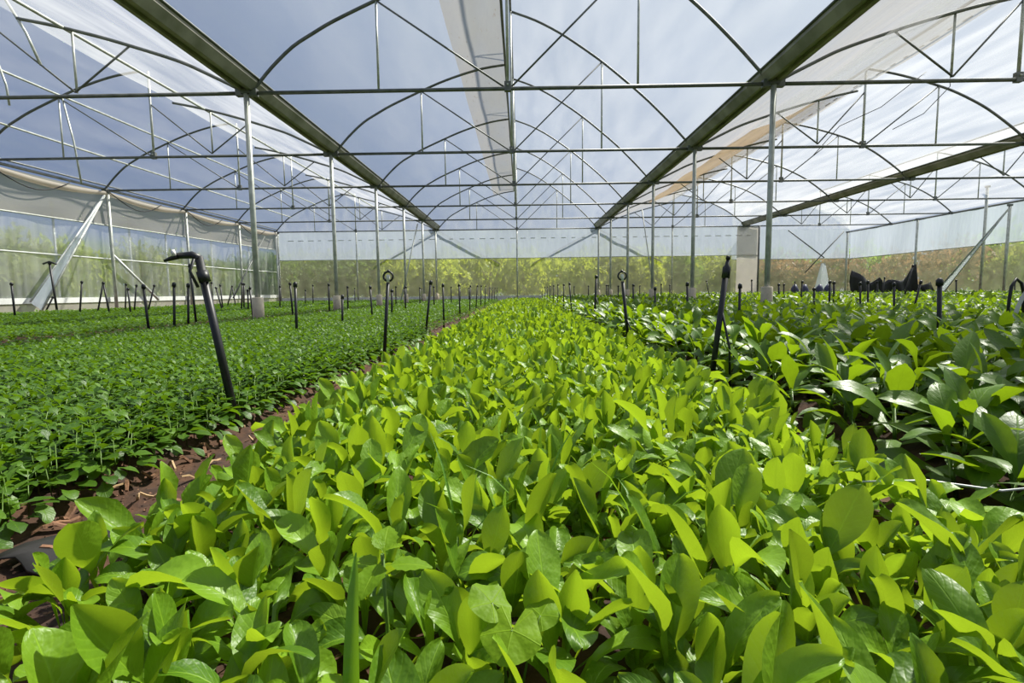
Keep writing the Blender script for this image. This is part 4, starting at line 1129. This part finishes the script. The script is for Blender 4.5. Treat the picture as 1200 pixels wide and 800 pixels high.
hero('leafy_green_plant', (0.30, 0.47, 0.05), 'leafy green plant with a bright upright leaf and a wide dark one, lower right',
     [(0.3, 1.45, 0.9, 0.07, 0.12, 0.052, 0.3, 0.4, 0.10, 1.05, 0.75, 0), (1.9, 0.95, 0.3, 0.06, 0.13, 0.088, 0.7, 0.15, 0.08, 1.15, 0.6, 0), (-1.2, 0.9, 0, 0.06, 0.10, 0.055, 0.9, 0.3, 0.08, 1.3, 0.7, 0), (3.0, 0.8, 0, 0.05, 0.10, 0.05, 0.9, 0.3, 0.08, 1.3, 0.7, 0)])
hero('leafy_green_plant', (0.35, 0.40, 0.05), 'leafy green plant whose long leaf lies nearly level, at the lower right corner',
     [(-1.35, 0.75, 0.1, 0.08, 0.15, 0.062, 1.15, 0.15, 0.08, 1.15, 0.65, 0), (0.8, 1.2, 0, 0.06, 0.10, 0.05, 0.5, 0.3, 0.08, 1.3, 0.7, 0), (2.4, 1.0, 0.2, 0.06, 0.11, 0.055, 0.9, 0.2, 0.1, 1.3, 0.7, 0)])
hero('leafy_green_plant', (-0.415, 0.44, 0.05), 'leafy green plant with broad folded upright leaves, at the lower left corner',
     [(0.9, 1.4, 0.5, 0.06, 0.11, 0.06, 0.4, 0.5, 0.08, 1.2, 0.6, 0), (-0.8, 1.35, -0.3, 0.07, 0.11, 0.055, 0.4, 0.3, 0.08, 1.2, 0.65, 0), (2.2, 1.0, 0, 0.05, 0.10, 0.055, 0.9, 0.3, 0.08, 1.3, 0.7, 0), (-2.0, 0.9, 0, 0.06, 0.11, 0.055, 0.9, 0.2, 0.1, 1.3, 0.7, 0)])
hero('tall_leaf_plant', (1.31, 1.50, 0.05), 'tallest plant of the right bed, one leaf standing upright at its tip',
     [(0.4, 1.45, 0.3, 0.03, 0.135, 0.062, 0.35, 0.3, 0.04, 0.95, 0.85, 0.155), (-1.3, 0.7, 0, 0.03, 0.15, 0.060, 0.9, 0.1, 0.05, 0.95, 0.85, 0.14), (1.7, 0.6, 0, 0.03, 0.15, 0.058, 1.0, 0.1, 0.05, 0.95, 0.9, 0.13), (3.0, 0.7, 0, 0.03, 0.14, 0.06, 0.9, 0.1, 0.05, 0.95, 0.9, 0.12),
      (0.6, 0.3, 0, 0.03, 0.16, 0.065, 1.0, 0.1, 0.05, 0.95, 0.9, 0.08), (2.3, 0.25, 0, 0.04, 0.17, 0.07, 1.0, 0.1, 0.05, 0.95, 0.9, 0.07), (-2.2, 0.2, 0, 0.04, 0.17, 0.07, 1.0, 0.1, 0.05, 0.95, 0.9, 0.05), (-0.7, 0.1, 0, 0.04, 0.16, 0.07, 1.0, 0.1, 0.05, 0.95, 0.9, 0.03)], M_tall, 'crop plant', (0, 0, 0.16))
hero('tall_leaf_plant', (1.10, 1.22, 0.05), 'long-leaved plant with wide drooping pale leaves over the dark furrow, right side of the photo',
     [(1.5, 0.55, 0.1, 0.04, 0.19, 0.085, 1.0, 0.05, 0.06, 0.95, 0.8, 0.08), (2.3, 0.35, 0, 0.04, 0.17, 0.075, 1.1, 0.05, 0.06, 0.95, 0.8, 0.06), (-1.6, 0.4, 0, 0.04, 0.17, 0.08, 1.0, 0.05, 0.06, 0.95, 0.85, 0.06), (-2.6, 0.5, 0, 0.04, 0.15, 0.07, 0.9, 0.1, 0.06, 0.95, 0.85, 0.08), (0.3, 0.9, 0, 0.03, 0.14, 0.06, 0.7, 0.1, 0.05, 0.95, 0.85, 0.1), (-0.6, 0.7, 0, 0.03, 0.14, 0.06, 0.7, 0.1, 0.05, 0.95, 0.85, 0.1)], M_tall, 'crop plant', (0, 0, 0.11))
